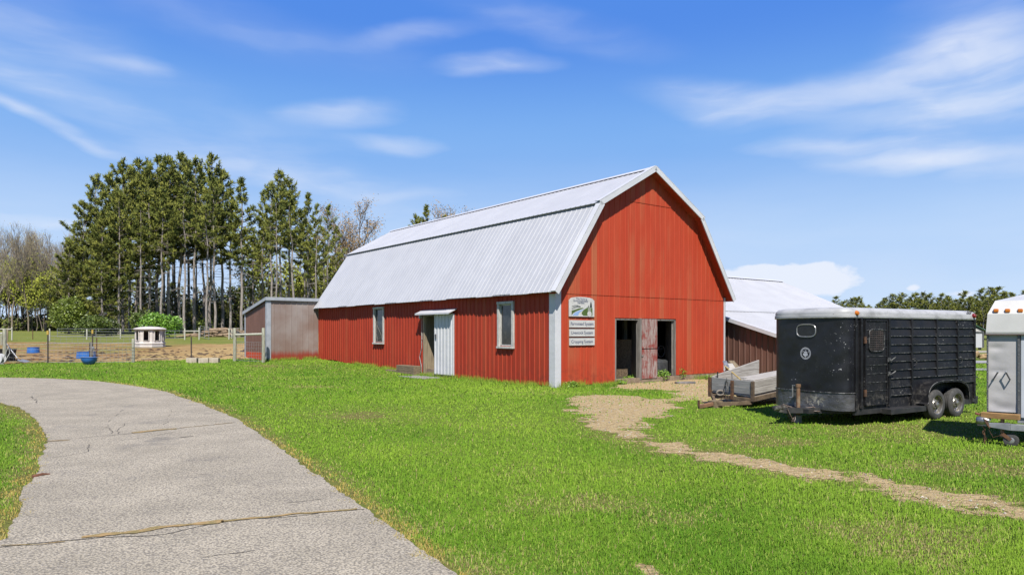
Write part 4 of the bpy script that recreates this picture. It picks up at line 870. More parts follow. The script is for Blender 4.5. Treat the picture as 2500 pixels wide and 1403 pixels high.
# roof: rounded rim section swept along both sides and round the nose
prof = [(.015, T1 - .015), (.03, T1 - .012), (.03, T1 + .028), (.018, T1 + .034), (.020, T1 + .075), (.0, T1 + .115), (-.05, T1 + .152), (-.14, T1 + .170), (-.35, T1 + .178), (-.80, T1 + .185)]
base = [(TL + .02, 0.0)] + [(TL * (1 - i / 10) , 0.0) for i in range(1, 10)] + NP + [(TL * (i / 10), TW) for i in range(1, 10)] + [(TL + .02, TW)]
ctr = []; kb = len(base)
mb = MB(); vs = []
for i, (x, y) in enumerate(base):
    p0, p1 = base[max(i - 1, 0)], base[min(i + 1, kb - 1)]; dx_, dy_ = p1[0] - p0[0], p1[1] - p0[1]; L = math.hypot(dx_, dy_); nx, ny = dy_ / L, -dx_ / L
    if (y - TW / 2) * ny + (x - TL / 2) * nx < 0: nx, ny = -nx, -ny
    for o_, z in prof:
        if o_ < -.1:                                           # inner rings shrink towards the centre line
            f = min(1.0, -o_ / .8); vs.append((x + (max(x, .45) - x) * f, y + (TW / 2 - y) * f, z))
        else: vs.append((x + nx * o_, y + ny * o_, z))
kp = len(prof); fs = [(i * kp + j, (i + 1) * kp + j, (i + 1) * kp + j + 1, i * kp + j + 1) for i in range(kb - 1) for j in range(kp - 1)]
mb.add(vs, fs); mb.add([(TL + .02, y, z) for y, z in [(-.02, T1), (TW + .02, T1), (TW, T1 + .12), (TW / 2, T1 + .185), (0, T1 + .12)]], [(0, 1, 2, 3, 4)])
rf = mb.build('roof', m_roofw, black, smooth=True)
mb = MB(); g0 = [(TL + .02, -.012)] + [(x + (-.012 if False else 0), y) for x, y in base[1:10]]
mb.tube([(x, y if 0 < i < kb - 1 else y, T1 - .022) for i, (x, y) in enumerate([(a, c_ - .016) if c_ == 0 else (a, c_) for a, c_ in base[:10]] + [(x, y) for x, y in nose_pts(off=.018)])], .016, 6); mb.build('roof_rail', m_alu, black)
# side framing: uprights, lapped boards; pale lips paint in worn, sun-caught edges
up = [tside(a, 900)[0] for a in (2100, 2168, 2223, 2284, 2335)] + [TL - .03]
mb = MB(); mb.box(-.02, .03, -.03, .0, T0 - .02, T1 - .03); mb.build('corner_post', m_black, black, bevel=.006)
zs = [T1 - .05 - .165 * i for i in range(10)]
for i, x in enumerate(up):
    zb_ = .86 if i in (3, 4) else (T0 + .02)
    MB().box(x - .028, x + .028, -.042, .0, zb_, T1 - .03).build('side_upright', m_black, black, bevel=.005)
for i in range(1, 5):
    x0, x1 = up[i] + .028, up[i + 1] - .028
    for j in range(9):
        zt_, zl = zs[j], zs[j + 1]
        if i in (2, 3) and zl < .72: continue
        if i == 4 and zl < .55: continue
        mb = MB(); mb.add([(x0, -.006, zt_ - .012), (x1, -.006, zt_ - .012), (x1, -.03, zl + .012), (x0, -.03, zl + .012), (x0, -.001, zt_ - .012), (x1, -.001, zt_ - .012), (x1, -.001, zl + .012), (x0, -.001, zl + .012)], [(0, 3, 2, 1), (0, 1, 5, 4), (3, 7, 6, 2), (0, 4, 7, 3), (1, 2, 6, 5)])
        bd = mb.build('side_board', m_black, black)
        MB().box(x0, x1, -.034, -.014, zl + .0, zl + .011).build('worn_glint_lip', m_worn_glint, bd)
# entry door
x0, x1 = tside(2108, 900)[0], tside(2163, 900)[0]; zb_, zt_ = T0 + .06, T1 - .06
mb = MB(); mb.box(x0, x1, -.03, -.004, zb_, zt_); dr = mb.build('door', m_black, black, bevel=.004)
mb = MB()
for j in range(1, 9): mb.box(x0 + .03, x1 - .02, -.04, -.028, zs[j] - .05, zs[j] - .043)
mb.build('worn_glint_lip', m_worn_glint, dr)  # pale lines painting worn edges and their sun highlights across the door
mb = MB()
for a, c_, e, f in ((x0, x1, zt_ - .03, zt_), (x0, x1, zb_, zb_ + .03), (x0, x0 + .03, zb_, zt_), (x1 - .03, x1, zb_, zt_)): mb.box(a, c_, -.046, -.03, e, f)
mb.build('door_frame', m_black, dr, bevel=.004)
gx0, gz1 = tside(2117, 806); gx1, gz0 = tside(2151, 854)
mb = MB(); kk = 11
for j in range(kk): mb.box(gx0, gx1, -.05, -.04, gz0 + (gz1 - gz0) * (j + .2) / kk, gz0 + (gz1 - gz0) * (j + .65) / kk)
for j in range(7): mb.box(gx0 + (gx1 - gx0) * (j + .5) / 7 - .004, gx0 + (gx1 - gx0) * (j + .5) / 7 + .004, -.053, -.05, gz0, gz1)
gr = mb.build('window_grille', mk('brown_mesh', (.10, .075, .065), (.045, .038, .035), 10, .6), dr)
mb = MB(); P = []
for j in range(24):
    t = j / 24 * 6.2832; ex, ez = math.copysign(abs(math.cos(t)) ** .4, math.cos(t)), math.copysign(abs(math.sin(t)) ** .4, math.sin(t)); P.append(((gx0 + gx1) / 2 + ex * ((gx1 - gx0) / 2 + .02), -.052, (gz0 + gz1) / 2 + ez * ((gz1 - gz0) / 2 + .02)))
mb.tube(P, .008, 6, closed=True); mb.build('grille_frame', m_worn_glint, gr)
for zc in (.95, 1.22):                                          # latches
    mb = MB(); mb.box(x1 - .02, x1 + .06, -.06, -.03, zc - .03, zc + .05); mb.tube([(x1 + .02, -.06, zc), (x1 + .03, -.09, zc + .0), (x1 + .16, -.10, zc + .06)], .010, 6); mb.build('latch', m_worn_glint, dr)
mb = MB(); mb.box(x0 - .02, x0 + .03, -.05, -.02, 1.55, 1.68); mb.box(x0 - .02, x0 + .03, -.05, -.02, .55, .68); mb.build('hinge', m_rust, dr)
for ux in (up[2], up[4]):                                       # tie hooks
    mb = MB(); mb.tube([(ux, -.04, 1.22), (ux + .03, -.075, 1.24), (ux + .10, -.07, 1.20), (ux + .10, -.06, 1.12), (ux + .02, -.05, 1.10)], .008, 5); mb.build('tie_ring', m_worn_glint, black)
# tandem wheels and fenders, both sides
wx = [tside(2277, 985, -.10)[0], tside(2326, 985, -.10)[0]]; WRd = .305
if wx[1] - wx[0] < .63: wx[1] = wx[0] + .63
def wheel(x, yo, sg):
    """sg -1: outer face towards -y"""
    o = thing('wheel', None, None); o.parent = black; o.location = (x, yo, WRd - .012)
    w2 = .095; P = [(.19, -w2 * .8), (.20, -w2 * .98), (.25, -w2), (.285, -w2 * .86), (WRd, -w2 * .6), (WRd, w2 * .6), (.285, w2 * .86), (.25, w2), (.20, w2 * .98), (.19, w2 * .8)]
    mb = MB(); mb.lathe(P, axis='y', n=40)
    for r_ in (-.05, -.017, .017, .05): mb.lathe([(WRd + .003, r_ - .012), (WRd + .006, r_), (WRd + .003, r_ + .012)], axis='y', n=40)
    mb.build('tyre', m_tyre, o, smooth=True)
    s = sg; mb = MB(); mb.lathe([(.196, s * .078), (.19, s * .088), (.178, s * .08), (.172, s * .02), (.15, s * .0), (.12, s * .02), (.095, s * .055), (.06, s * .06), (.055, s * .09), (.035, s * .10), (0, s * .102)], axis='y', n=32)
    for j in range(5): t = j * 1.2566; mb.lathe([(.011, s * .055), (.011, s * .085), (0, s * .087)], (.082 * math.cos(t), 0, .082 * math.sin(t)), 'y', 8)
    mb.build('rim', m_chrome, o, smooth=True)
for x in wx: wheel(x, -.11, -1); wheel(x, TW + .11, 1)
fx0, fx1 = tside(2224, 960, -.22)[0] + .02, tside(2353, 960, -.22)[0]
def arch(k=22):
    xc, hw = (wx[0] + wx[1]) / 2, (wx[1] - wx[0]) / 2 + .40; out = []
    for i in range(k + 1):
        a = math.pi * (1 - i / k); out.append((xc + hw * math.copysign(abs(math.cos(a)) ** .62, math.cos(a)), .36 + .42 * abs(math.sin(a)) ** .62))
    return out
for sy0, sy1 in ((-.235, .0), (TW, TW + .235)):
    A_ = [(arch()[0][0] - .03, .33)] + arch(); mb = MB(); mb.add([(x, y, z) for y in (sy0, sy1) for x, z in A_], [(i, i + 1, len(A_) + i + 1, len(A_) + i) for i in range(len(A_) - 1)])
    ye = sy0 if sy0 < 0 else sy1; inn = [(x * .985 + (wx[0] + wx[1]) / 2 * .015, z - .035) for x, z in A_]
    mb.add([(x, ye, z) for x, z in A_] + [(x, ye, z) for x, z in inn], [(i, i + 1, len(A_) + i + 1, len(A_) + i) for i in range(len(A_) - 1)])
    fd_ = mb.build('fender', m_black, black, smooth=True); MB().tube([(x, ye, z + .002) for x, z in A_], .006, 5).build('fender_edge', m_worn_glint, fd_)
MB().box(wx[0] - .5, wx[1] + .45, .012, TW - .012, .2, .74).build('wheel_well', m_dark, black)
x0s = up[0] + .05; MB().box(tside(2165, 1000, -.1)[0] , wx[0] - .40, -.19, .02, T0 - .12, T0 - .02).build('running_board', m_frame, black, bevel=.006)
mb = MB(); mb.box(0, TL, .0, .06, T0 - .1, T0 - .002); mb.box(0, TL, TW - .06, TW, T0 - .1, T0 - .002); mb.box(.2, .3, .06, TW - .06, T0 - .1, T0 - .01); mb.box(TL - .12, TL + .02, -.03, TW + .03, T0 - .06, T0 + .02)
for x in wx: mb.tube([(x, .0, .3), (x, TW, .3)], .035, 8)
mb.box(0, TL, .05, TW - .05, T0 - .02, T0 - .003); mb.build('chassis', m_frame, black)
mb = MB(); mb.box(TL - .02, TL + .12, -.02, .05, T0 - .1, T0 + .06); mb.build('rear_bumper', m_frame, black)
MB().box(TL, TL + .10, -.035, -.015, .78, .80).build('gate_pin', m_worn_glint, black)
# nose window outline, emblem, marker lights, jack, tongue
def on_nose(y, z, off=.004):
    best = None
    for (x0, y0), (x1, y1) in zip(NP[:-1], NP[1:]):
        if min(y0, y1) <= y <= max(y0, y1): t = (y - y0) / (y1 - y0 + 1e-9); best = (x0 + (x1 - x0) * t - off, y, z)
    return best
def nose_at(px, py):
    """photo pixel -> (y, z) on the nose"""
    bst = min(((abs((lambda P: CX + F * P.x / P.y)(TO + TU * x + TV * y) - px), x, y) for x, y in [on_nose(.02 + i * (TW - .04) / 300, 0, 0)[:2] for i in range(301)]), key=lambda q: q[0]); P = TO + TU * bst[1] + TV * bst[2]
    return bst[2], H + (HOR - py) / F * P.y
ya, za = nose_at(1946, 792); yb, zb2 = nose_at(1992, 822); yc, yr = (ya + yb) / 2, abs(ya - yb) / 2; zc, zr_ = (za + zb2) / 2, abs(za - zb2) / 2
P = []
for i in range(40):
    t = i / 40 * 6.2832; P.append(on_nose(yc + yr * math.copysign(abs(math.cos(t)) ** .62, math.cos(t)), zc + zr_ * math.copysign(abs(math.sin(t)) ** .62, math.sin(t)), .008))
wn = MB().tube(P, .011, 6, closed=True).build('nose_window', m_alu, black)
mb = MB(); k = len(P); cx_ = on_nose(yc, zc, .004); mb.add([cx_] + [(p_[0] + .004, p_[1], p_[2]) for p_ in P], [(0, i + 1, (i + 1) % k + 1) for i in range(k)]); mb.build('pane', mk('black_pane', (.012, .012, .015), (.02, .02, .024), 5, .2), wn)
ey, ez = nose_at(1967, 862); er = .118
m_decal = mk('white_decal', (.66, .66, .70), (.52, .52, .56), 30, .5)
mb = MB()
for i in range(34):
    t0, t1 = i / 34 * 6.2832, (i + .66) / 34 * 6.2832
    mb.add([on_nose(ey + r_ * math.cos(t), ez + r_ * math.sin(t), .006) for r_, t in ((er, t0), (er, t1), (er * .80, t1 + .02), (er * .80, t0 + .02))], [(0, 1, 2, 3)])
for i in range(40):
    t0, t1 = i / 40 * 6.2832, (i + 1) / 40 * 6.2832
    mb.add([on_nose(ey + r_ * math.cos(t), ez + r_ * math.sin(t), .006) for r_, t in ((er * .79, t0), (er * .79, t1), (er * .75, t1), (er * .75, t0))], [(0, 1, 2, 3)])
def dpoly(pts): mb.add([on_nose(ey - a * er, ez + c_ * er, .006) for a, c_ in pts], [tuple(range(len(pts)))])
dpoly([(-.55, -.04), (.42, -.04), (.36, -.42), (.12, -.44), (.08, -.62), (-.14, -.62), (-.18, -.44), (-.36, -.4)]); dpoly([(-.36, .0), (.34, .0), (.28, .26), (.08, .36), (-.14, .34), (-.3, .22)]); dpoly([(-.12, .44), (.10, .44), (.14, .56), (.0, .5), (-.14, .56)]); dpoly([(.1, .6), (.2, .68), (.02, .7)]); dpoly([(-.6, .2), (-.44, .5), (-.38, .44), (-.5, .16)]); dpoly([(.44, .14), (.56, .42), (.62, .36), (.52, .1)])
mb.build('round_emblem', m_decal, black, fix=False)
def marker(x, y, z, mt, par, s=1.0):
    mb = MB(); mb.lathe([(0, -.045 * s), (.03 * s, -.04 * s), (.042 * s, -.02 * s), (.045 * s, 0)], (x, y, z), 'y', 14); return mb.build('marker_light', mt, par, smooth=True)
mxa, mza = tside(2092, 764, -.03); marker(mxa, -.018, mza, m_amber, black, 1.1); marker(TL - .07, -.018, T1 + .055, m_red, black, 1.2)
bx, bz = tside(2367, 762, -.03); text_mesh('handwriting', 'Bear', .11, m_dark, black, (bx, -.0235, bz), 1.0, .35)
jy, _ = nose_at(1960, 950); jp = on_nose(jy, 0, .14); jx = jp[0]
mb = MB(); mb.tube([(jx, jy, .17), (jx, jy, .74)], .038, 12, 0); mb.lathe([(.05, .70), (.05, .755), (.0, .76)], (jx, jy, 0), 'z', 12); jk = mb.build('jack', mk('rusty_jack_tube', (.20, .105, .05), (.34, .27, .17), 5, .7), black, smooth=True)
MB().tube([(jx, jy, .72), (jx - .02, jy + .11, .73), (jx - .02, jy + .11, .50), (jx - .03, jy + .17, .49)], .013, 6).build('crank', m_alu, jk)
MB().box(jx - .045, jx + .045, jy - .05, jy + .05, .0, .16).build('jack_foot', mk('grey_post', (.26, .26, .25), (.18, .18, .17), 8, .6), jk, bevel=.006)
hx, hy = jx - .42, jy + .05
mb = MB(); mb.bar((hx, hy, .27), (.2, .15, .27), .06, .1); mb.bar((hx, hy, .27), (.2, TW - .15, .27), .06, .1); mb.box(jx - .12, jx + .12, jy - .32, jy + .3, .22, .30); mb.build('tongue', m_frame, black)
cyp = TO + TU * hx + TV * hy
mb = MB(); mb.lathe([(0, -.13), (.045, -.12), (.055, -.04), (.05, .1), (.035, .2), (.03, .3)], (hx - .1, hy, .32), 'x', 12); mb.box(hx - .1, hx + .25, hy - .04, hy + .04, .24, .34); mb.build('coupler', mk('greasy_steel', (.30, .29, .26), (.08, .07, .06), 9, .45, .5), black, smooth=True)
mb = MB()
for i, ch in enumerate((.0, .05)): mb.tube([(hx + .05, hy - .04 - ch, .30), (hx + .1, hy - .08 - ch, .16), (hx + .16, hy - .1 - ch, .05), (hx + .2, hy - .1 - ch, .10), (hx + .3, hy - .06, .24)], .012, 5)
mb.tube([(hx, hy, .36), (hx + .2, hy - .1, .28), (jx + .1, jy - .25, .33), (-.1, .4, .2)], .010, 5); mb.tube([(hx + .05, hy + .02, .38), (jx - .1, jy - .12, .26), (jx + .1, jy - .4, .26)], .012, 5); mb.build('safety_chain', mk('chain_steel', (.2, .17, .15), (.1, .06, .04), 20, .6, .4), black)

# ================================================================== white horse trailer, cut by the right edge
WA = math.atan2(-.58, .81); WRp = Vector((7.86, 10.9, 0)); WU = Vector((math.cos(WA), math.sin(WA), 0)); WV = Vector((-WU.y, WU.x, 0))   # WU runs to the right and nearer, WV away
def wface(px, py, off=0.0):
    r = (px - CX) / F; A = WRp + WV * off; x = (r * A.y - A.x) / (WU.x - r * WU.y); return x, H + (HOR - py) / F * (A.y + WU.y * x)
wtr = thing('horse_trailer', 'white horse trailer with amber roof lights and dented grey front, cut by picture edge', 'trailer', WRp, WA)
m_wht = mk('white_fibreglass', (.74, .73, .70), (.66, .65, .62), 2.5, .35); m_pane = mk('dented_grey_white_panel', (.47, .455, .455), (.53, .515, .51), 2.2, .55, bmp=.01, bscale=2.2)
m_galv0 = mk('grey_wheel_steel', (.45, .45, .45), (.35, .35, .35), 8, .45)
m_gtrim = mk('dark_grey_trim', (.085, .09, .095), (.13, .13, .135), 8, .5); m_bluew = mk('bluish_white_side', (.62, .65, .70), (.55, .58, .63), 2, .35)
xl = wface(2411, 900)[0]; xr = wface(2484, 900)[0]; zbp = wface(2450, 1005)[1]; ztp = wface(2450, 815)[1]; RL = 3.0; WD = 1.65
mb = MB()                                                        # panel as a finely divided sheet so that dents are real
nx_, nz_ = 14, 44
def dent(x, z):
    d = 0
    for cx_, cz_, rx, rz_, dp_ in ((.14, .82, .13, .035, .030), (.10, .66, .07, .05, .018), (.2, .52, .14, .03, .02), (.12, .45, .09, .04, -.012), (.30, .05, .16, .05, .03), (.1, .10, .09, .05, .02), (.16, .25, .12, .05, .012)):
        u_, v_ = (x - xl) / (xr - xl), (z - zbp) / (ztp - zbp); d += .6 * dp_ * math.exp(-((u_ - cx_ * 2) / (rx * 2)) ** 2 - ((v_ - cz_) / rz_) ** 2)
    return d
vs = [(xl + (xr - xl) * i / nx_, .012 + dent(xl + (xr - xl) * i / nx_, zbp + (ztp - zbp) * j / nz_), zbp + (ztp - zbp) * j / nz_) for j in range(nz_ + 1) for i in range(nx_ + 1)]
mb.add(vs, [(j * (nx_ + 1) + i, j * (nx_ + 1) + i + 1, (j + 1) * (nx_ + 1) + i + 1, (j + 1) * (nx_ + 1) + i) for j in range(nz_) for i in range(nx_)]); mb.build('front_panel', m_pane, wtr, smooth=True)
MB().box(xl + .01, RL, .09, WD, zbp - .06, ztp).box(xr + .04, RL, .0, .09, zbp - .08, ztp).build('body', m_bluew, wtr, bevel=.01)
for x0, x1 in ((xl - .012, xl + .012), (xr, xr + .034)):
    tr_ = MB().box(x0, x1, -.014, .09, zbp - .04, ztp).build('edge_trim', m_gtrim, wtr, bevel=.004); mb = MB()
    for j in range(9): mb.lathe([(0, -.020), (.006, -.019), (.008, -.014)], ((x0 + x1) / 2, 0, zbp + .06 + j * (ztp - zbp - .1) / 8), 'y', 8)
    mb.build('rivets', m_alu, tr_)
# fibreglass cap: side profile leaning back, with a fold
zf = wface(2450, 766)[1]; zt_ = wface(2450, 733)[1]; xe = wface(2407, 812)[0]; xm_ = wface(2411, 766)[0]; xt = wface(2429, 735)[0]
prof = [(xe, -.035, ztp), (xe, -.045, ztp + .03), (xm_, -.03, zf), (xt, .12, zt_), (xt + .5, .28, zt_ + .11), (xt + 1.0, .4, zt_ + .13)]
mb = MB(); vs = []
for x, y, z in prof[:4]: vs += [(x, y, z), (xr + .02, y - .012, z), (RL, y - .012, z), (x + (.04 if z > zf else 0), WD + .03 - max(y, 0), z), (RL, WD + .03 - max(y, 0), z)]
for j in range(3):
    a, b_ = j * 5, (j + 1) * 5; mb.add([vs[i] for i in (a, a + 1, b_ + 1, b_)], [(0, 1, 2, 3)]); mb.add([vs[i] for i in (a + 1, a + 2, b_ + 2, b_ + 1)], [(0, 1, 2, 3)]); mb.add([vs[i] for i in (a + 3, a, b_, b_ + 3)], [(0, 1, 2, 3)]); mb.add([vs[i] for i in (a + 4, a + 3, b_ + 3, b_ + 4)], [(0, 1, 2, 3)])
x, y, z = prof[3]; mb.add([(x, y, z), (xr + .02, y - .012, z), (RL, y - .012, z), (RL, WD / 2, z + .16), (x + .45, WD / 2, z + .14), (x + .04, WD + .03 - y, z), (RL, WD + .03 - y, z)], [(0, 1, 4), (1, 2, 3, 4), (0, 4, 5), (5, 4, 3, 6)])
cap_ = mb.build('roof_cap', m_wht, wtr); MB().box(xe - .004, RL, -.05, .09, ztp - .014, ztp - .001).build('seal_strip', mk('brown_seal', (.14, .09, .08), (.1, .06, .055), 8, .6), cap_)
for px in (2432, 2460, 2491, 2522):
    lx, lz = wface(px, 758, .05); mb = MB(); mb.box(lx - .034, lx + .034, -.045, .08, lz - .028, lz + .028); marker_ = mb.build('marker_light', m_amber, wtr, bevel=.012)
# two bent grab handles
hm = mk('black_handle_grip', (.03, .03, .032), (.05, .05, .05), 9, .5)
for (pa, pb) in (((2436, 908), (2426, 924)), ((2456, 908), (2466, 926))):
    (ax, az_), (bx_, bz_) = wface(*pa), wface(*pb); hd = MB().tube([(ax, .0, az_), (ax, -.075, az_), (bx_, -.075, bz_), (bx_, .0, bz_)], .011, 8).build('grab_handle', hm, wtr)
    MB().lathe([(0, -.085), (.016, -.08), (.016, -.065)], (ax, 0, az_ + .004), 'y', 8).build('bracket', m_alu, hd)
for x in (1.35, 2.05):
    o = thing('wheel', None, None); o.parent = wtr; o.location = (x, .06, .30)
    mb = MB(); mb.lathe([(.19, -.08), (.25, -.10), (.30, -.07), (.30, .07), (.25, .1), (.19, .08)], axis='y', n=32); mb.build('tyre', m_tyre, o, smooth=True)
    mb = MB(); mb.lathe([(.195, -.08), (.17, -.04), (.09, -.05), (.05, -.085), (0, -.09)], axis='y', n=28); mb.build('rim', m_galv0, o, smooth=True)
mb = MB(); mb.tube([(1.35 - .40, -.10, .42), (1.3, -.10, .70), (2.1, -.10, .70), (2.45, -.10, .42)], .03, 6); mb.build('fender', m_gtrim, wtr, smooth=True)
# timber across the tongue, frame rail, coupler, chain, jockey wheel
tx0, tz0 = wface(2396, 1011, -.10); tx1, tz1 = wface(2490, 1011, -.16); zw = (tz0 + tz1) / 2 - .02
mb = MB(); mb.bar((tx0, -.13, zw), (tx1, -.21, zw), .12, .085); mb.build('timber', mk('yellow_timber', (.42, .24, .08), (.30, .16, .055), 3, .75, stretch=(1, 8, 8), bmp=.004), wtr, bevel=.006)
m_galv = mk('galvanised_steel', (.42, .43, .44), (.30, .31, .33), 7, .45, .3)
rx0, rz0 = wface(2414, 1037, -.2); rx1, rz1 = wface(2466, 1041, -.2)
mb = MB(); mb.add([(rx0, -.22, rz0 - .03), (rx1, -.24, rz1 - .055), (rx1, -.24, rz1 + .055), (rx0, -.22, rz0 + .035), (rx0, -.10, rz0 - .03), (rx1, -.10, rz1 - .055), (rx1, -.10, rz1 + .055), (rx0, -.10, rz0 + .035)], [(0, 1, 2, 3), (7, 6, 5, 4), (0, 3, 7, 4), (1, 5, 6, 2), (3, 2, 6, 7), (0, 4, 5, 1)])
mb.bar((rx1, -.2, rz1 - .005), (RL, -.12, rz1), .08, .1); mb.bar((xr, .06, zbp - .12), (RL, .06, zbp - .12), .06, .09); mb.box(xr, RL, .05, WD - .05, zbp - .1, zbp - .07); mb.build('tongue_rail', m_galv, wtr, bevel=.005)
cxp, czp = wface(2392, 1026, -.16)
mb = MB(); mb.lathe([(0, -.075), (.05, -.07), (.07, -.035), (.075, .0), (.07, .05), (.055, .10)], (cxp + .02, -.16, czp), 'x', 14); mb.box(cxp - .03, cxp + .10, -.21, -.11, czp - .075, czp - .05); cp = mb.build('coupler', mk('worn_chrome_steel', (.5, .5, .5), (.18, .16, .15), 8, .3, .8), wtr, smooth=True)
ha, hz = wface(2396, 1012, -.16); hb, hz2 = wface(2418, 1026, -.16); MB().bar((ha, -.16, hz), (hb, -.17, hz2), .05, .055).build('lever', m_galv, cp, bevel=.006); hc, hz3 = wface(2381, 1008, -.16); MB().bar((hc, -.16, hz3), (ha, -.16, hz), .03, .03).build('lever_grip', mk('red_grip', (.36, .09, .05), (.24, .06, .035), 9, .5), cp, bevel=.006)
mb = MB(); ca, cz = wface(2402, 1040, -.2)
for j in range(9):
    t = j * .048; M = Matrix.Translation((ca + .008 * math.sin(j * 2.1) + j * .002, -.2, cz - t)) @ Matrix.Rotation(j * 1.5708 + .5, 4, 'Z'); mb.M = M
    mb.tube([(.014 * math.cos(a), 0, .027 * math.sin(a)) for a in [i / 10 * 6.2832 for i in range(10)]], .006, 5, closed=True)
mb.M = Matrix()
for j in range(5): mb.tube([(cxp + .05 + j * .012, -.23, czp + .05 - j * .006), (cxp + .08 + j * .012, -.25, czp - .02 - .02 * j), (cxp + .10 + j * .01, -.22, czp - .08)], .005, 5)
mb.tube([(ca + .05, -.2, cz - .02), (ca + .12, -.22, cz - .16), (ca + .22, -.2, cz - .12), (ca + .26, -.2, cz)], .0035, 5)
mb.build('safety_chain', m_rust, wtr)
ja, jz = wface(2447, 1040, -.17); jy_ = -.17; gj = -.0
mb = MB(); mb.tube([(ja, jy_, .20), (ja, jy_, jz + .14)], .026, 10); mb.lathe([(.033, .0), (.033, .04)], (ja, jy_, jz - .16), 'z', 10); mb.tube([(ja - .13, jy_, jz + .20), (ja, jy_, jz + .17)], .010, 6); jw = mb.build('jockey_stand', mk('rusted_tube', (.30, .15, .075), (.40, .27, .16), 6, .75), wtr, smooth=True)
wxj = ja + .11; mb = MB(); mb.bar((ja, jy_ - .035, .19), (wxj, jy_ - .035, .105), .008, .05); mb.bar((ja, jy_ + .035, .19), (wxj, jy_ + .035, .105), .008, .05); mb.build('fork', m_rust, jw)
mb = MB(); mb.lathe([(.03, -.028), (.075, -.028), (.10, -.022), (.105, 0), (.10, .022), (.075, .028), (.03, .028)], (wxj, jy_, .098), 'y', 24); mb.build('jockey_wheel', m_tyre, jw, smooth=True)
mb = MB(); mb.lathe([(0, -.034), (.03, -.032), (.045, -.028)], (wxj, jy_, .098), 'y', 14); mb.build('hub', m_alu, jw)

# ================================================================== utility trailer with board sides
UA = math.atan2(.66, .75); UP = Vector((5.62, 16.35, 0)); UU = Vector((math.cos(UA), math.sin(UA), 0)); UV = Vector((-UU.y, UU.x, 0))     # UP under the near front corner, UU rearwards, UV to the far side
ut = thing('utility_trailer', 'small grey board sided utility trailer with its tongue on a wood block', 'trailer', UP, UA)
ut.rotation_mode = 'XYZ'
UWd, ULn = 1.15, 2.75
m_deckw = mk('silver_grey_boards', (.56, .53, .48), (.40, .37, .33), 3.5, .85, stretch=(.8, 9, 9), bmp=.004, c3=(.12, .11, .10), s3=18, t3=.68); m_deckd = mk('dark_grey_boards', (.32, .32, .315), (.23, .23, .225), 3.5, .85, stretch=(9, .8, 9), bmp=.004)
PT = Matrix.Rotation(R(-3.4), 4, 'Y') @ Matrix.Rotation(R(2.2), 4, 'X')
Mt = Matrix.Translation((0, 0, .25)) @ PT
def ubuild(fn, name, mat, par=None, **kw): mb = MB(Mt); fn(mb); return mb.build(name, mat, par or ut, **kw)
hb_ = .16
for i in range(2):
    z0, z1 = .06 + i * hb_, .06 + (i + 1) * hb_ - .008
    ubuild(lambda mb: mb.box(-.02, .012, .05, UWd - .05, z0, z1), 'front_board', m_deckd, bevel=.004)
    ubuild(lambda mb: mb.box(.05, 1.28, -.0, .032, z0, z1), 'side_board', m_deckw, bevel=.004); ubuild(lambda mb: mb.box(1.42, ULn, .0, .032, z0, z1), 'side_board', m_deckw, bevel=.004)
for i in range(3):
    z0, z1 = .06 + i * hb_, .06 + (i + 1) * hb_ - .008
    if i < 2: ubuild(lambda mb: mb.box(.04, ULn - .5, UWd - .032, UWd, z0, z1), 'side_board', m_deckw, bevel=.004)
ubuild(lambda mb: mb.add([(.04, UWd - .034, .06 + 2 * hb_), (ULn - .5, UWd - .034, .06 + 2 * hb_), (ULn - .5, UWd - .034, .06 + 3.4 * hb_), (.04, UWd - .034, .06 + 2.05 * hb_), (.04, UWd, .06 + 2 * hb_), (ULn - .5, UWd, .06 + 2 * hb_), (ULn - .5, UWd, .06 + 3.4 * hb_), (.04, UWd, .06 + 2.05 * hb_)], [(0, 1, 2, 3), (7, 6, 5, 4), (0, 4, 5, 1), (1, 5, 6, 2), (2, 6, 7, 3), (3, 7, 4, 0)]), 'side_board', m_deckw, bevel=.003)
ubuild(lambda mb: mb.box(.02, ULn, .03, UWd - .03, .0, .04), 'deck', m_deckw)
def deckboards(mb):
    for a, c_ in ((.034, .30), (.306, .52)): mb.box(.30 if a > .1 else .06, ULn, a, c_, .06 + 2 * hb_ - .012, .06 + 2 * hb_ + .012)
ubuild(deckboards, 'loose_plank', m_deckw, bevel=.003)
for x, y, zt_ in ((-.01, -.02, .39), (-.01, UWd - .03, .39), (-.045, UWd * .43, .37)): ubuild(lambda mb: mb.box(x - .035, x + .03, y, y + .07 if x > -.04 else y + .06, -.10, zt_ - .02), 'corner_stake', m_rust if y > 0 else mk('brown_angle_iron', (.10, .065, .04), (.16, .11, .07), 9, .8), bevel=.004)
ubuild(lambda mb: mb.box(1.32, 1.38, -.035, .02, -.05, .40), 'side_stake', m_rust, bevel=.004)
def fr(mb):
    mb.box(-.03, ULn, -.02, .05, -.10, .0); mb.box(-.03, ULn, UWd - .05, UWd + .02, -.10, .0); mb.box(-.05, .02, .05, UWd - .05, -.11, -.03); mb.box(ULn - .06, ULn, .0, UWd, -.1, 0); mb.box(1.2, 1.3, .05, UWd - .05, -.1, 0)
    mb.bar((.0, UWd * .05, -.13), (-.62, UWd * .52, -.15), .06, .08); mb.bar((.0, UWd * .95, -.09), (-.62, UWd * .52, -.15), .06, .08)
ubuild(fr, 'chassis', mk('brown_steel_frame', (.20, .14, .085), (.11, .075, .045), 6, .85, c3=(.34, .27, .18), s3=30))
ubuild(lambda mb: mb.bar((-.5, UWd * .52, -.13), (-1.08, UWd * .66, -.17), .07, .08), 'tongue', mk('orange_rust_tongue', (.30, .15, .08), (.20, .11, .06), 8, .85), bevel=.006)
ubuild(lambda mb: mb.box(-1.10, -1.06, UWd * .66 - .02, UWd * .66 + .02, -.16, -.02), 'coupler_latch', m_rust)
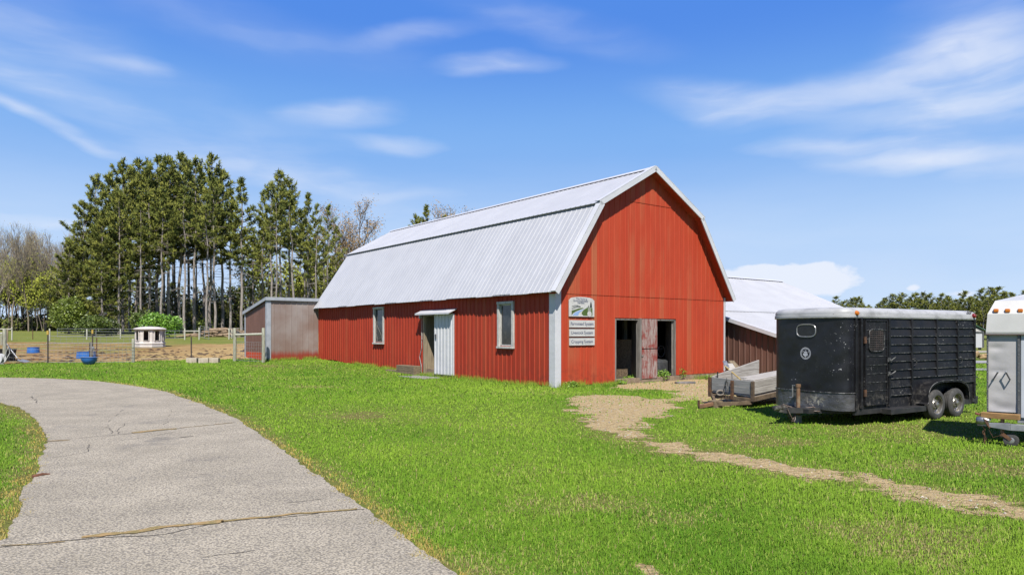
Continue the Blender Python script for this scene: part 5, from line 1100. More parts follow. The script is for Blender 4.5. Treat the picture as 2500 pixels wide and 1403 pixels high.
for y in (-.09, UWd + .09):
    o_ = MB(Mt).lathe([(.10, -.06), (.20, -.07), (.225, -.04), (.225, .04), (.20, .07), (.10, .06), (0, .05)], (1.55, y, -.10), 'y', 24).build('wheel', m_tyre, ut, smooth=True)
ubuild(lambda mb: (mb.tube([(-.06, UWd * .58, .40), (-.07, UWd * .58, .30), (-.07, UWd * .64, .12), (-.07, UWd * .60, -.02)], .012, 6), mb.tube([(-.07, UWd * .56, .32), (-.07, UWd * .54, -.02)], .008, 5)), 'hook_strap', m_worn_glint)
ubuild(lambda mb: [mb.tube([(1.4, -.04, .36), (1.46 + j * .06, -.06, .2), (1.52 + j * .08, -.05, -.06)], .010, 5) for j in range(3)], 'hanging_strap', m_frame)
ubuild(lambda mb: mb.tube([(.16, UWd - .1, -.02), (.16, UWd - .1, .50)], .016, 6), 'thin_stake', m_frame)
# block under the tongue
q = onground(1746, 994); bk = thing('wood_block', 'short upright wood block propping the utility trailer tongue', 'block', q, .5)
mb = MB(); mb.box(-.13, .13, -.11, .11, -.01, .165); mb.box(.02, .05, -.118, -.11, 0, .16); mb.build('block', m_plank, bk, bevel=.012)
# hose-like roll lying on the tongue frame, tool, boards, debris
q = UP + UU * -.12 + UV * .80
rl = thing('rope_coil', 'small grey rope coil lying on the utility trailer frame under its front boards', 'rope', q + Vector((0, 0, .25)), 0)
mb = MB()
for j in range(4): mb.tube([(.085 * math.cos(a) + .01 * j, .03 * j, .06 + .055 * math.sin(a)) for a in [i / 14 * 6.2832 for i in range(14)]], .018, 6, closed=True)
mb.build('rope', mk('grey_rope', (.34, .30, .25), (.2, .17, .14), 20, .9), rl, smooth=True)
def bar_thing(name, label, cat, a, b_, w_, h_, mat, group=None, tube=0):
    a, b_ = Vector(a), Vector(b_); t = thing(name, label, cat, a, 0, group); mb = MB()
    if tube: mb.tube([(0, 0, 0), b_ - a], tube, 8)
    else: mb.bar((0, 0, 0), b_ - a, w_, h_)
    mb.build('handle' if tube else 'board', mat, t, bevel=0 if tube else .004); return t
a = pix(1808, 926, 17.35); b_ = pix(1770, 893, 18.1)
shv = bar_thing('shovel', 'shovel with a yellow wooden handle leaning out of the utility trailer', 'shovel', a, b_, 0, 0, mk('yellow_handle', (.62, .47, .17), (.5, .36, .12), 6, .5), tube=.017)
c_ = pix(1776, 897, 18.05); e = pix(1769, 881, 18.3); mb = MB(); mb.bar(c_ - a, e - a, .11, .03, up=(0, 1, 0)); mb.build('blade', m_alu, shv, bevel=.012)
bar_thing('leaning_board', 'pale grey board leaning behind the utility trailer, left of the brown one', 'board', pix(1795, 912, 19.3), pix(1779, 888, 19.6), .22, .05, m_deckw, 'boards leaning behind the utility trailer')
bar_thing('leaning_board', 'brown weathered board leaning behind the utility trailer, right of the pale one', 'board', pix(1806, 906, 19.6), pix(1784, 882, 20.0), .18, .07, m_plank, 'boards leaning behind the utility trailer')
wheres = ['top', 'left end', 'middle', 'right end', 'near edge', 'lowest']
for j, (pa, pb, zz) in enumerate([((1815, 968), (1885, 966), .10), ((1822, 970), (1892, 972), .06), ((1848, 975), (1900, 968), .12), ((1855, 982), (1898, 980), .04), ((1868, 962), (1905, 955), .16), ((1840, 962), (1898, 958), .08)]):
    a, b_ = onground(*pa), onground(*pb); a.z += zz; b_.z += zz * .9
    bar_thing('scrap_board', 'split scrap board lying on the ground under the grey utility trailer', 'board', a, b_, .13, .028, m_tanw, 'scrap boards under the utility trailer')
# ================================================================== paddock: fences, tubs, shelter
m_wire = mk('galvanised_wire', (.42, .42, .41), (.30, .30, .29), 20, .5, .3); m_tpost = mk('dark_steel_post', (.035, .03, .026), (.07, .05, .04), 9, .7); m_yel = mk('yellow_cap', (.62, .42, .08), (.5, .33, .06), 20, .5)
m_post = mk('greenish_fence_post', (.48, .48, .37), (.31, .305, .23), 4, .9, stretch=(8, 8, .8), bmp=.01); m_rail = mk('pale_rail', (.66, .65, .53), (.48, .47, .37), 4, .85, stretch=(.8, 8, 8))
def post(name, label, px, py_top, py_bot, rad, mat, Y=None, group=None, cat='fence post', square=False, cap=None, lean=0.0):
    b_ = onground(px, py_bot); top = pix(px, py_top, b_.y); h_ = top.z - b_.z; t = thing(name, label, cat, b_, 0, group); mb = MB()
    if square: mb.box(-rad, rad, -rad * .5, rad * .5, -.1, h_)
    else: mb.tube([(0, 0, -.1), (lean * .5 + .01, 0, h_ * .5), (lean, 0, h_ * .98), (lean, 0, h_)], [rad * 1.02, rad, rad * .95, rad * .8], 10)
    mb.build('shaft', mat, t, smooth=not square)
    if cap: MB().box(-rad * 1.6, rad * 1.6, -rad, rad, h_ - .17, h_ + .03).build('cap', cap, t)
    return t, b_, h_
def mesh_fence(name, label, A, B, h0, hs, nv, rad, vrad, vspan=None, sag=.02, group=None):
    """woven wire between two ground points: hs heights of the line wires"""
    A, B = Vector(A), Vector(B); t = thing(name, label, 'fence', A, 0, group); d = B - A; mb = MB()
    for h_ in hs: mb.tube([(d.x * s, d.y * s, d.z * s + h_ - sag * math.sin(s * 3.14159) + .008 * math.sin(s * 31 + h_ * 9)) for s in [i / 16 for i in range(17)]], rad * (1.5 if h_ in (hs[0], hs[-1]) else 1), 5)
    for i in range(nv + 1): s = i / nv; mb.tube([(d.x * s, d.y * s, d.z * s + hs[0] - sag * math.sin(s * 3.1416)), (d.x * s, d.y * s, d.z * s + hs[-1] - sag * math.sin(s * 3.1416))], vrad, 4)
    mb.build('wire_mesh', m_wire, t); return t
post('steel_post', 'dark steel fence post with pale yellow cap, left of the hanging blue bucket', 117, 808, 886, .030, m_tpost, square=True, cap=m_yel)
post('steel_post', 'dark steel fence post rising behind the cinder blocks', 467, 822, 872, .030, m_tpost, square=True, cap=None)
post('fence_post', 'weathered round post ending the wire fence beside the plastic shelter', 325, 826, 884, .075, m_post)
tp, tb, th = post('fence_post', 'split grey post standing beside the blue bucket', 223, 834, 880, .055, m_grey)
post('steel_post', 'dark steel post touching the grey post at the blue bucket', 226, 806, 882, .026, m_tpost, square=True, cap=m_yel); post('steel_post', 'thin dark steel post left of the grey post at the blue bucket', 219, 836, 882, .022, m_tpost, square=True)
post('steel_post', 'rusty orange steel post right of the blue bucket', 236, 824, 884, .024, m_rust, square=True, lean=0)
post('steel_post', 'thin rusty post far out in the pasture left of the yellow capped post', 80, 804, 828, .028, m_rust, square=True)
A, B = onground(112, 886), onground(328, 885)
mesh_fence('wire_fence', 'woven wire fence in front of the brown earth, between yellow capped post and shelter', A, B, 0, [.05, .17, .31, .47, .64, .82, .98], 22, .0065, .0048)
A2, B2 = onground(120, 872), onground(330, 872)
mesh_fence('stock_fence', 'stiff galvanised wire panel standing above the woven wire fence', A2 + Vector((0, 0, .0)), B2, 0, [.80, .98, 1.16], 15, .0075, .0055, sag=0.0)
mesh_fence('wire_fence', 'faint wire fence between the left corner posts and the yellow capped post', onground(22, 887), onground(117, 886), 0, [.1, .3, .5, .7, .95], 9, .0045, .003)
# H brace and mesh before the shed
post('fence_post', 'greenish round post left of the shed, left end of the pole rail', 573, 800, 881, .085, m_post); post('fence_post', 'greenish round post against the grey corner of the shed, right end of the rail', 643, 800, 884.5, .085, m_post)
a, b_ = onground(573, 881), onground(643, 884.5); a.z = pix(573, 817, a.y).z; b_.z = pix(643, 815, b_.y).z
bar_thing('pole_rail', 'pale round pole rail between the two greenish posts by the shed', 'rail', a, b_, 0, 0, m_rail, tube=.055)
mesh_fence('wire_fence', 'woven wire below the pole rail, in front of the red shed skirt', onground(575, 881), onground(643, 884.5), 0, [.06, .2, .36, .52, .70, .88, 1.0], 12, .006, .005)
# cinder blocks
def cinder(px0, px1, pyb, label, turn):
    q0, q1 = onground(px0, pyb), onground(px1, pyb); c = (q0 + q1) / 2; L = (q1 - q0).length; t = thing('cinder_block', label, 'block', c, turn, 'cinder blocks on the lawn edge'); w_, h_ = .26, .24
    mb = MB(); mb.box(-L / 2, L / 2, -w_ / 2, -w_ / 2 + .045, -.02, h_); mb.box(-L / 2, L / 2, w_ / 2 - .045, w_ / 2, -.02, h_)
    for x in (-L / 2, -.02, L / 2 - .04): mb.box(x, x + .04, -w_ / 2 + .045, w_ / 2 - .045, -.02, h_ - .002)
    mb.box(-L / 2 + .04, L / 2 - .04, -w_ / 2 + .045, w_ / 2 - .045, -.02, .05); mb.build('block', mk('tan_concrete_block', (.62, .54, .42), (.48, .41, .31), 6, .92, bmp=.008), t, bevel=.006)
cinder(457, 482, 885, 'tan cinder block at the foot of the dark steel post, standing apart from two others', .05); cinder(487, 511, 885.5, 'middle tan cinder block of the row on the lawn edge', -.02); cinder(512, 535, 885, 'right hand tan cinder block of the row, nearest to the shed', .03)
# blue tubs
m_bluep = mk('blue_plastic', (.035, .16, .52), (.05, .2, .58), 4, .38, lo=.4, hi=.7)
def tub(px0, px1, pyt, pyb, label, nm='blue_tub', round_=False, tilt=0.0, lift=0.0):
    q = onground((px0 + px1) / 2, pyb); r_ = (px1 - px0) / 2 / F * q.y; h_ = (pyb - pyt) / F * q.y * 1.0
    t = thing(nm, label, 'tub', q + Vector((0, 0, lift)), 0, None); t.rotation_euler = (0, tilt, 0)
    if round_: pr = [(.0, .0), (r_ * .45, .0), (r_ * .70, h_ * .22), (r_ * .92, h_ * .62), (r_ * .97, h_ * .97), (r_ * 1.02, h_), (r_ * .95, h_ * 1.0), (r_ * .88, h_ * .66), (r_ * .6, h_ * .22), (0, h_ * .1)]
    else: pr = [(0, 0), (r_ * 1.0, 0), (r_ * 1.0, h_ * .1), (r_ * .93, h_ * .9), (r_ * .97, h_ * .95), (r_ * .97, h_), (r_ * .90, h_), (r_ * .9, h_ * .2), (0, h_ * .15)]
    MB().lathe(pr, n=32).build('body', m_bluep, t, smooth=True); return t, r_, h_
tub(68, 95, 847, 861, 'blue round feed tub alone on the brown earth of the paddock'); tub(189, 232, 858, 874, 'blue tub standing behind the wire fence and the half round bucket')
t_, r_, h_ = tub(199, 236, 872, 889, 'blue half round bucket hanging at the fence in front of the grey post', 'blue_bucket', True)
pv = thing('water_valve', 'pale water float valve fixed to the post above the blue bucket', 'valve', onground(229, 882) + Vector((0, -.06, .0)), 0); mb = MB(); mb.tube([(0, 0, .3), (0, 0, .62)], .02, 8); mb.lathe([(0, .0), (.05, .02), (.06, .08), (.045, .15), (0, .17)], (.0, 0, .60), 'z', 12); mb.build('valve', m_galv, pv, smooth=True)
# eight sided plastic shelter
q = onground(366, 847); sh = thing('plastic_shelter', 'white moulded plastic animal shelter with dark windows standing in the paddock', 'shelter', q, R(12)); rS = 35 / F * q.y; hS = 50 / F * q.y
m_pl = mk('cream_plastic', (.80, .74, .68), (.70, .64, .58), 4, .5); mb = MB(); n8 = 8; 
def ring(r, z, k=8, ph=.3927): return [(r * math.cos(ph + j / k * 6.2832), r * math.sin(ph + j / k * 6.2832), z) for j in range(k)]
def loft(mb, rings):
    k = len(rings[0]); vs = [p_ for r_ in rings for p_ in r_]; mb.add(vs, [(i * k + j, i * k + (j + 1) % k, (i + 1) * k + (j + 1) % k, (i + 1) * k + j) for i in range(len(rings) - 1) for j in range(k)]); return mb
loft(mb, [ring(rS * .98, -.05), ring(rS * 1.02, .07 * hS), ring(rS * .99, .10 * hS), ring(rS * .93, .11 * hS), ring(rS * .93, .14 * hS), ring(rS * 1.0, .16 * hS), ring(rS * 1.0, .21 * hS), ring(rS * .93, .25 * hS)]); 
z0, z1, za, zb_ = .25 * hS, .86 * hS, .33 * hS, .79 * hS; P8 = ring(rS * .93, 0)
for j in range(8):
    p0, p1 = Vector(P8[j]), Vector(P8[(j + 1) % 8]); f = lambda s, z: tuple(p0.lerp(p1, s))[:2] + (z,)
    for s0, s1, a, b_ in ((0, .27, z0, z1), (.73, 1, z0, z1), (.27, .73, z0, za), (.27, .73, zb_, z1)): mb.add([f(s0, a), f(s1, a), f(s1, b_), f(s0, b_)], [(0, 1, 2, 3)])
mb.build('wall', m_pl, sh); mb = MB()
for j in range(8):
    p0, p1 = Vector(P8[j]), Vector(P8[(j + 1) % 8]); o_ = (p0 + p1).normalized() * .03
    mb = MB(); mb.tube([tuple(p0.lerp(p1, s) + o_)[:2] + (z,) for s, z in ((.25, za - .02), (.75, za - .02), (.75, zb_ + .02), (.25, zb_ + .02))], .032, 6, closed=True); mb.build('window_frame', m_pl, sh, smooth=True)
MB().lathe([(0, .1), (rS * .45, .1), (rS * .45, .75 * hS), (0, .75 * hS)], n=8).build('inner_partition', mk('dark_brown_inside', (.06, .028, .02), (.04, .02, .015), 4, .9), sh)
loft(MB(), [ring(rS * .90, .84 * hS, 16), ring(rS * 1.04, .84 * hS, 16), ring(rS * 1.07, .88 * hS, 16), ring(rS * .95, .93 * hS, 16), ring(rS * .55, .99 * hS, 16), ring(rS * .02, 1.01 * hS, 16)]).build('roof', m_pl, sh, smooth=True)
# left corner: posts, tank, hose reel, scoop shovel
post('fence_post', 'thick grey green post at the left picture edge behind the shovel', 11, 802, 884, .085, m_post); post('fence_post', 'slender pale post right of the thick corner post, far left', 29, 798, 830, .055, m_rail)
post('fence_post', 'light brown post between the thick corner post and slender pale post', 18, 802, 832, .06, m_tanw)
a, b_ = onground(-60, 832), onground(29, 832); a.z = pix(-60, 802, a.y).z; b_.z = pix(29, 803, b_.y).z; bar_thing('top_rail', 'pale top rail of the corner pen at the left picture edge', 'rail', a, b_, .1, .09, m_rail)
a, b_ = onground(-60, 884), onground(6, 884); a.z = pix(-60, 813, a.y).z; b_.z = pix(6, 813, b_.y).z; bar_thing('nearer_rail', 'white nearer rail of the corner pen below the pale top rail', 'rail', a, b_, .05, .08, m_white)
pn = thing('slat_panel', 'grey green vertical slat panel of the corner pen at the left edge', 'fence', onground(-40, 842), 0); L = (onground(8, 842) - onground(-40, 842)).length
for j in range(7): MB().box(j * L / 7, (j + .62) * L / 7, -.02, .02, 0, .75).build('slat', m_post, pn)
wt_ = thing('stock_tank', 'black rubber stock tank behind the wire at the left picture edge', 'tank', onground(-22, 882) + Vector((0, .5, 0)), 0); MB().lathe([(0, 0), (.70, 0), (.74, .3), (.78, .58), (.80, .62), (.72, .62), (.68, .3), (0, .25)], n=36).build('body', mk('black_rubber', (.02, .02, .02), (.04, .038, .035), 6, .7), wt_, smooth=True)
hz_ = thing('hose_reel', 'white plastic hose reel with pale hose on the grass at the left picture edge', 'hose reel', onground(-3, 889), 0); mb = MB()
for y0 in (-.13, .13): mb.lathe([(.08, y0 - .02), (.25, y0 - .02), (.26, y0), (.25, y0 + .02), (.08, y0 + .02)], (0, 0, .26), 'y', 28)
mb.lathe([(.09, -.14), (.09, .14)], (0, 0, .26), 'y', 18); mb.build('reel', mk('white_plastic', (.72, .72, .72), (.62, .62, .62), 6, .4), hz_, smooth=True)
mb = MB()
for j in range(4): mb.tube([((.14 + .01 * j) * math.cos(a), -.08 + .05 * j, .26 + (.14 + .01 * j) * math.sin(a)) for a in [i / 20 * 6.2832 for i in range(20)]], .02, 6, closed=True)
mb.tube([(.16, .1, .3), (.36, .15, .85), (.46, .1, .55), (.36, -.1, .12), (.22, -.2, .03), (.4, -.22, .02)], .018, 6); mb.build('hose', mk('pale_hose', (.5, .5, .46), (.42, .42, .38), 9, .5), hz_, smooth=True)
a = onground(49, 884); tp_ = pix(14, 836, a.y + .6)
sv_ = thing('scoop_shovel', 'aluminium scoop shovel with white handle leaning on the corner post, blade on grass', 'shovel', a, 0); mb = MB(); d = tp_ - a
mb.tube([Vector((0, 0, .03)) + d * .18, d * .6, d], .022, 8); mb.tube([d + Vector((-.09, 0, .0)), d + Vector((.05, 0, .03))], .02, 6); mb.build('handle', mk('white_handle', (.68, .68, .70), (.5, .5, .52), 8, .45), sv_, smooth=True)
u_ = Vector((d.x, d.y, 0)).normalized(); s_ = Vector((.92, -.38, 0)); mb = MB(); fw = Vector((.38, -.30, -.02)); vs = []
for i, (t, wd, zz) in enumerate(((-.30, .07, .10), (-.18, .17, .06), (.05, .20, .035), (.34, .21, .02), (.40, .19, .015))):
    for k in range(5): u2 = (k / 4 - .5) * 2; vs.append(Vector((.12, 0, 0)) + fw.normalized() * t + Vector((.62, .78, 0)) * wd * u2 + Vector((0, 0, zz + .06 * u2 * u2)))
mb.add(vs, [(i * 5 + k, i * 5 + k + 1, (i + 1) * 5 + k + 1, (i + 1) * 5 + k) for i in range(4) for k in range(4)]); bl = mb.build('blade', m_galv, sv_, smooth=True); md = bl.modifiers.new('thickness', 'SOLIDIFY'); md.thickness = .008
# far gates and posts below the pines
for px, pt, pb, lab in ((451, 801, 829, 'pale post left end of the small H frame below the pines'), (486, 799, 829, 'pale post right end of the small H frame below the pines'), (212, 803, 828, 'white leaning post of the far fence left of the plastic shelter'), (294, 803, 826, 'thin pale post of the far fence beside the plastic shelter'), (121, 802, 832, 'short pale post just right of the yellow capped post'), (559, 801, 828, 'first far pale post left of the pole rail'), (566, 803, 826, 'second far pale post close to the pole rail')):
    post('fence_post', lab, px, pt, pb, .055, m_rail, group='far fence posts')
a, b_ = onground(451, 829), onground(486, 829); a.z = pix(451, 808, a.y).z; b_.z = pix(486, 808, b_.y).z; bar_thing('pole_rail', 'pale rail of the small H frame below the pines', 'rail', a, b_, 0, 0, m_rail, tube=.045)
def gate(px0, py0, px1, py1, hgt, nb, label, tiltp=0.0):
    a, b_ = onground(px0, py0), onground(px1, py1); b_.z += tiltp; t = thing('pipe_gate', label, 'gate', a, 0); d = b_ - a
    for j in range(nb): z = .15 + (hgt - .15) * j / (nb - 1); MB().tube([(0, 0, z), (d.x, d.y, d.z + z)], .016, 6).build('bar', m_galv, t)
    for s in (0, .5, 1): MB().tube([(d.x * s, d.y * s, d.z * s + .12), (d.x * s, d.y * s, d.z * s + hgt + .03)], .020, 6).build('upright', m_galv, t)
gate(489, 826, 510, 829, 1.1, 5, 'leaning grey pipe gate section at the right of the small H frame', -.1); gate(140, 826, 330, 827, .85, 4, 'long low grey pipe fence in the shade under the pines'); gate(404, 829, 450, 829, .75, 3, 'grey pipe fence between the plastic shelter and small H frame'); gate(562, 826, 600, 827, .9, 3, 'pale pipe gate behind the posts left of the shed')
# brush pile
q = onground(545, 822); bp = thing('brush_pile', 'pile of tan cut branches and logs below the pines left of the shed', 'pile', q, 0); rr_ = random.Random(4); mb = MB()
for j in range(60):
    x = rr_.gauss(0, 1.5); h_ = max(.05, .75 - abs(x) * .22) * rr_.random(); an = rr_.uniform(-.5, .5); L = rr_.uniform(.5, 1.4); mb.tube([(x - L * math.cos(an), rr_.uniform(-.6, .6), h_), (x, rr_.uniform(-.6, .6), h_ + .1), (x + L * math.cos(an), rr_.uniform(-.6, .6), h_ + L * math.sin(an) * .3)], rr_.uniform(.03, .09), 5)
mb.build('branches', mk('tan_branches', (.46, .34, .22), (.3, .21, .13), 4, .9), bp)
# clods and dung on the earth of the paddock
r_ = np.random.default_rng(5); V, Fq, k0 = [], [], 0; ico = [(0, 0, 1), (.9, 0, .3), (.28, .85, .3), (-.72, .53, .3), (-.72, -.53, .3), (.28, -.85, .3)]
for j in range(900):
    x, y = r_.uniform(-28, -6.5), r_.uniform(31, 46)
    if float(pad_mask(x, y)) < .5: continue
    s = r_.uniform(.03, .13) * (1.6 if r_.random() < .08 else 1); z = gz(x, y); V += [(x + a * s * 1.5, y + b_ * s, z + c * s * .6) for a, b_, c in ico]; Fq += [(k0, k0 + 1 + i, k0 + 1 + (i + 1) % 5) for i in range(5)]; k0 += 6
o = npmesh('soil_clods', V, Fq, mk('dark_clods', (.13, .07, .035), (.05, .03, .02), 1.5, .95)); tag(o, 'dark clods of soil and dung strewn over the brown paddock earth', None, None, 'stuff')
# sticks
for pa, pb, lab, hh in (((80, 1167), (122, 1160), 'red brown stick lying across the left edge of the driveway', .02), ((345, 879), (412, 878), 'pale stick lying in the grass below the plastic shelter', .05)):
    a, b_ = onground(*pa), onground(*pb); a.z += hh; b_.z += hh; t = thing('stick', lab, 'stick', a, 0); d = b_ - a; MB().tube([(0, 0, 0), d * .5 + Vector((0, .02, .01)), d], [.022, .018, .008] if hh < .03 else [.05, .045, .03], 6).build('wood', mk('red_brown_stick', (.26, .10, .05), (.18, .08, .04), 9, .85) if hh < .03 else m_tanw, t)
# ------------------------------------------------------------------ far right, seen between the trailers
q = onground(2370, 846) ; q = Vector(((2376 - CX) / F * 62, 62, gz((2376 - CX) / F * 62, 62)))
fs = thing('garden_shed', 'small white shed with green roof seen between the two trailers', 'shed', q, 0); zb_ = pix(2376, 848, 62).z - q.z; zt_ = pix(2376, 806, 62).z - q.z
mb = MB(); mb.box(-2.4, .88, 0, 2.2, zb_, zt_ - .1); mb.build('wall', mk('white_siding', (.66, .67, .70), (.56, .57, .6), 6, .6, stretch=(9, 1, .3)), fs)
mb = MB(); mb.prism([(-2.6, zt_ - .05), (-.76, zt_ + .85), (1.05, zt_ - .05), (1.05, zt_ + .03), (-.76, zt_ + .95), (-2.6, zt_ + .03)], -.15, 2.35); mb.build('roof', mk('green_metal', (.035, .10, .06), (.05, .13, .08), 5, .5), fs)
mb = MB(); mb.prism([(-2.4, zt_ - .1), (.88, zt_ - .1), (.88, zt_ - .08), (-.76, zt_ + .78)], 0, .05); mb.build('gable_end', m_white, fs)
mb = MB(); mb.box(.80, .92, -.06, .05, zb_, zt_ - .1); mb.box(-2.42, .92, -.05, .0, zt_ - .24, zt_ - .1); mb.build('corner_trim', m_gtrim, fs)
for x in (-2.2, -.8, .7): MB().box(x, x + .15, .2, .4, -.05, zb_).build('footing', m_grey, fs)
for j, (yy, pa) in enumerate(((54, 858), (54, 866), (54, 873))):
    z = pix(2390, pa, yy).z; a, b_ = Vector((31.5, yy, z)), Vector((40.5, yy, z)); bar_thing('plank_rail', ('top', 'middle', 'lowest')[j] + ' grey plank rail of the far fence between the trailers', 'rail', a, b_, .06, .16, m_deckw, 'far plank rails')
for x in (34.2, 36.9, 39.6): t = thing('fence_post', 'grey post of the far plank fence right of the black trailer', 'fence post', (x, 54.1, gz(x, 54.1)), 0, 'far plank posts'); MB().box(-.08, .08, -.06, .06, -.1, .9).build('shaft', m_grey, t)
q = onground(2402, 877); lp = thing('log_pile', 'small pile of tan split logs by the far fence between the trailers', 'pile', q, 0); mb = MB()
for j in range(16): mb.tube([(rr_.uniform(-1, 1.0), rr_.uniform(-.4, .4), .08 + .04 * (j % 5)), (rr_.uniform(-.8, 1.2), rr_.uniform(-.4, .4), .2 + .05 * (j % 6))], .08, 6)
mb.build('logs', mk('split_logs', (.50, .36, .18), (.32, .2, .1), 5, .9), lp)
m_lane = mk('pale_gravel', (.42, .41, .40), (.33, .32, .31), 5, .95, c3=(.25, .24, .23), s3=30)
def lane(name, pya, pyb):
    pts = []; xs = np.linspace(10, 75, 34); ya, yb_ = onground(2390, pyb).y, onground(2390, pya).y; V = [(x, y, gz(x, y) + .03) for x in xs for y in (ya, yb_)]
    o = npmesh(name, V, [(2 * i, 2 * i + 2, 2 * i + 3, 2 * i + 1) for i in range(len(xs) - 1)], m_lane); tag(o, kind='structure')
lane('gravel_lane', 881, 887); lane('gravel_lane', 900, 905)
# ================================================================== trees
m_needle, n, b = newmat('pine_needles'); n.put(b.inputs['Base Color'], n.attr('tint')['Color']); b.inputs['Roughness'].default_value = .7; b.inputs['Specular IOR Level'].default_value = .12; soft_normal(n, b, .45)
m_bark = mk('grey_pine_bark', (.46, .41, .37), (.24, .205, .18), 2.2, .95, stretch=(5, 5, .9), bmp=.02, c3=(.46, .40, .34), s3=9, t3=.6)
m_twig = mk('grey_twigs', (.30, .25, .20), (.20, .165, .13), 3, .95); m_twigp = mk('pale_dead_twigs', (.42, .37, .32), (.28, .24, .21), 3, .95)
def limb_mesh(segs, n=5):
    """segs: list of (points, radii) -> vertices, quads, all in one go"""
    V, Q, o = [], [], 0
    for P, r in segs:
        P = np.asarray(P, float); k = len(P); d = np.gradient(P, axis=0); d /= np.linalg.norm(d, axis=1)[:, None] + 1e-9
        a = np.cross(d, [0.31, .93, .17]); a /= np.linalg.norm(a, axis=1)[:, None] + 1e-9; c = np.cross(d, a); t = np.arange(n) / n * 6.28318
        ring_ = P[:, None] + np.asarray(r)[:, None, None] * (np.cos(t)[None, :, None] * a[:, None] + np.sin(t)[None, :, None] * c[:, None]); V.append(ring_.reshape(-1, 3))
        i = np.arange(k - 1)[:, None] * n + np.arange(n)[None]; j = np.arange(k - 1)[:, None] * n + (np.arange(n)[None] + 1) % n; Q.append(np.stack([i, j, j + n, i + n], -1).reshape(-1, 4) + o); o += k * n
    return np.concatenate(V), np.concatenate(Q)
def tufts(C, D, L, wd, k, seed, cols):
    """needle tufts: k narrow three-cornered sprays fanned round each tip"""
    r = np.random.default_rng(seed); C = np.repeat(C, k, 0); D = np.repeat(D, k, 0); m = len(C); v = D * .75 + r.normal(size=(m, 3)) * .62; v /= np.linalg.norm(v, axis=1)[:, None]; L = np.repeat(L, k)[:, None] * r.uniform(.65, 1.2, (m, 1))
    e = np.cross(v, r.normal(size=(m, 3))); e /= np.linalg.norm(e, axis=1)[:, None]; C = C + r.normal(size=(m, 3)) * .07; w2 = wd * r.uniform(.7, 1.3, (m, 1))
    V = np.stack([C - v * L * .25, C + v * L * .45 + e * w2, C + v * L, C + v * L * .45 - e * w2], 1).reshape(-1, 3)
    t = np.repeat(r.random(m // k), k)[:, None] * .75 + r.random((m, 1)) * .25; c = np.array(cols[0]) * (1 - t) + np.array(cols[1]) * t; c = c * r.uniform(.8, 1.2, (m, 1))
    return V, np.arange(4 * m).reshape(-1, 4), np.repeat(np.concatenate([c, np.ones((m, 1))], 1), 4, 0)
PCOL = ((.05, .085, .018), (.30, .305, .055))
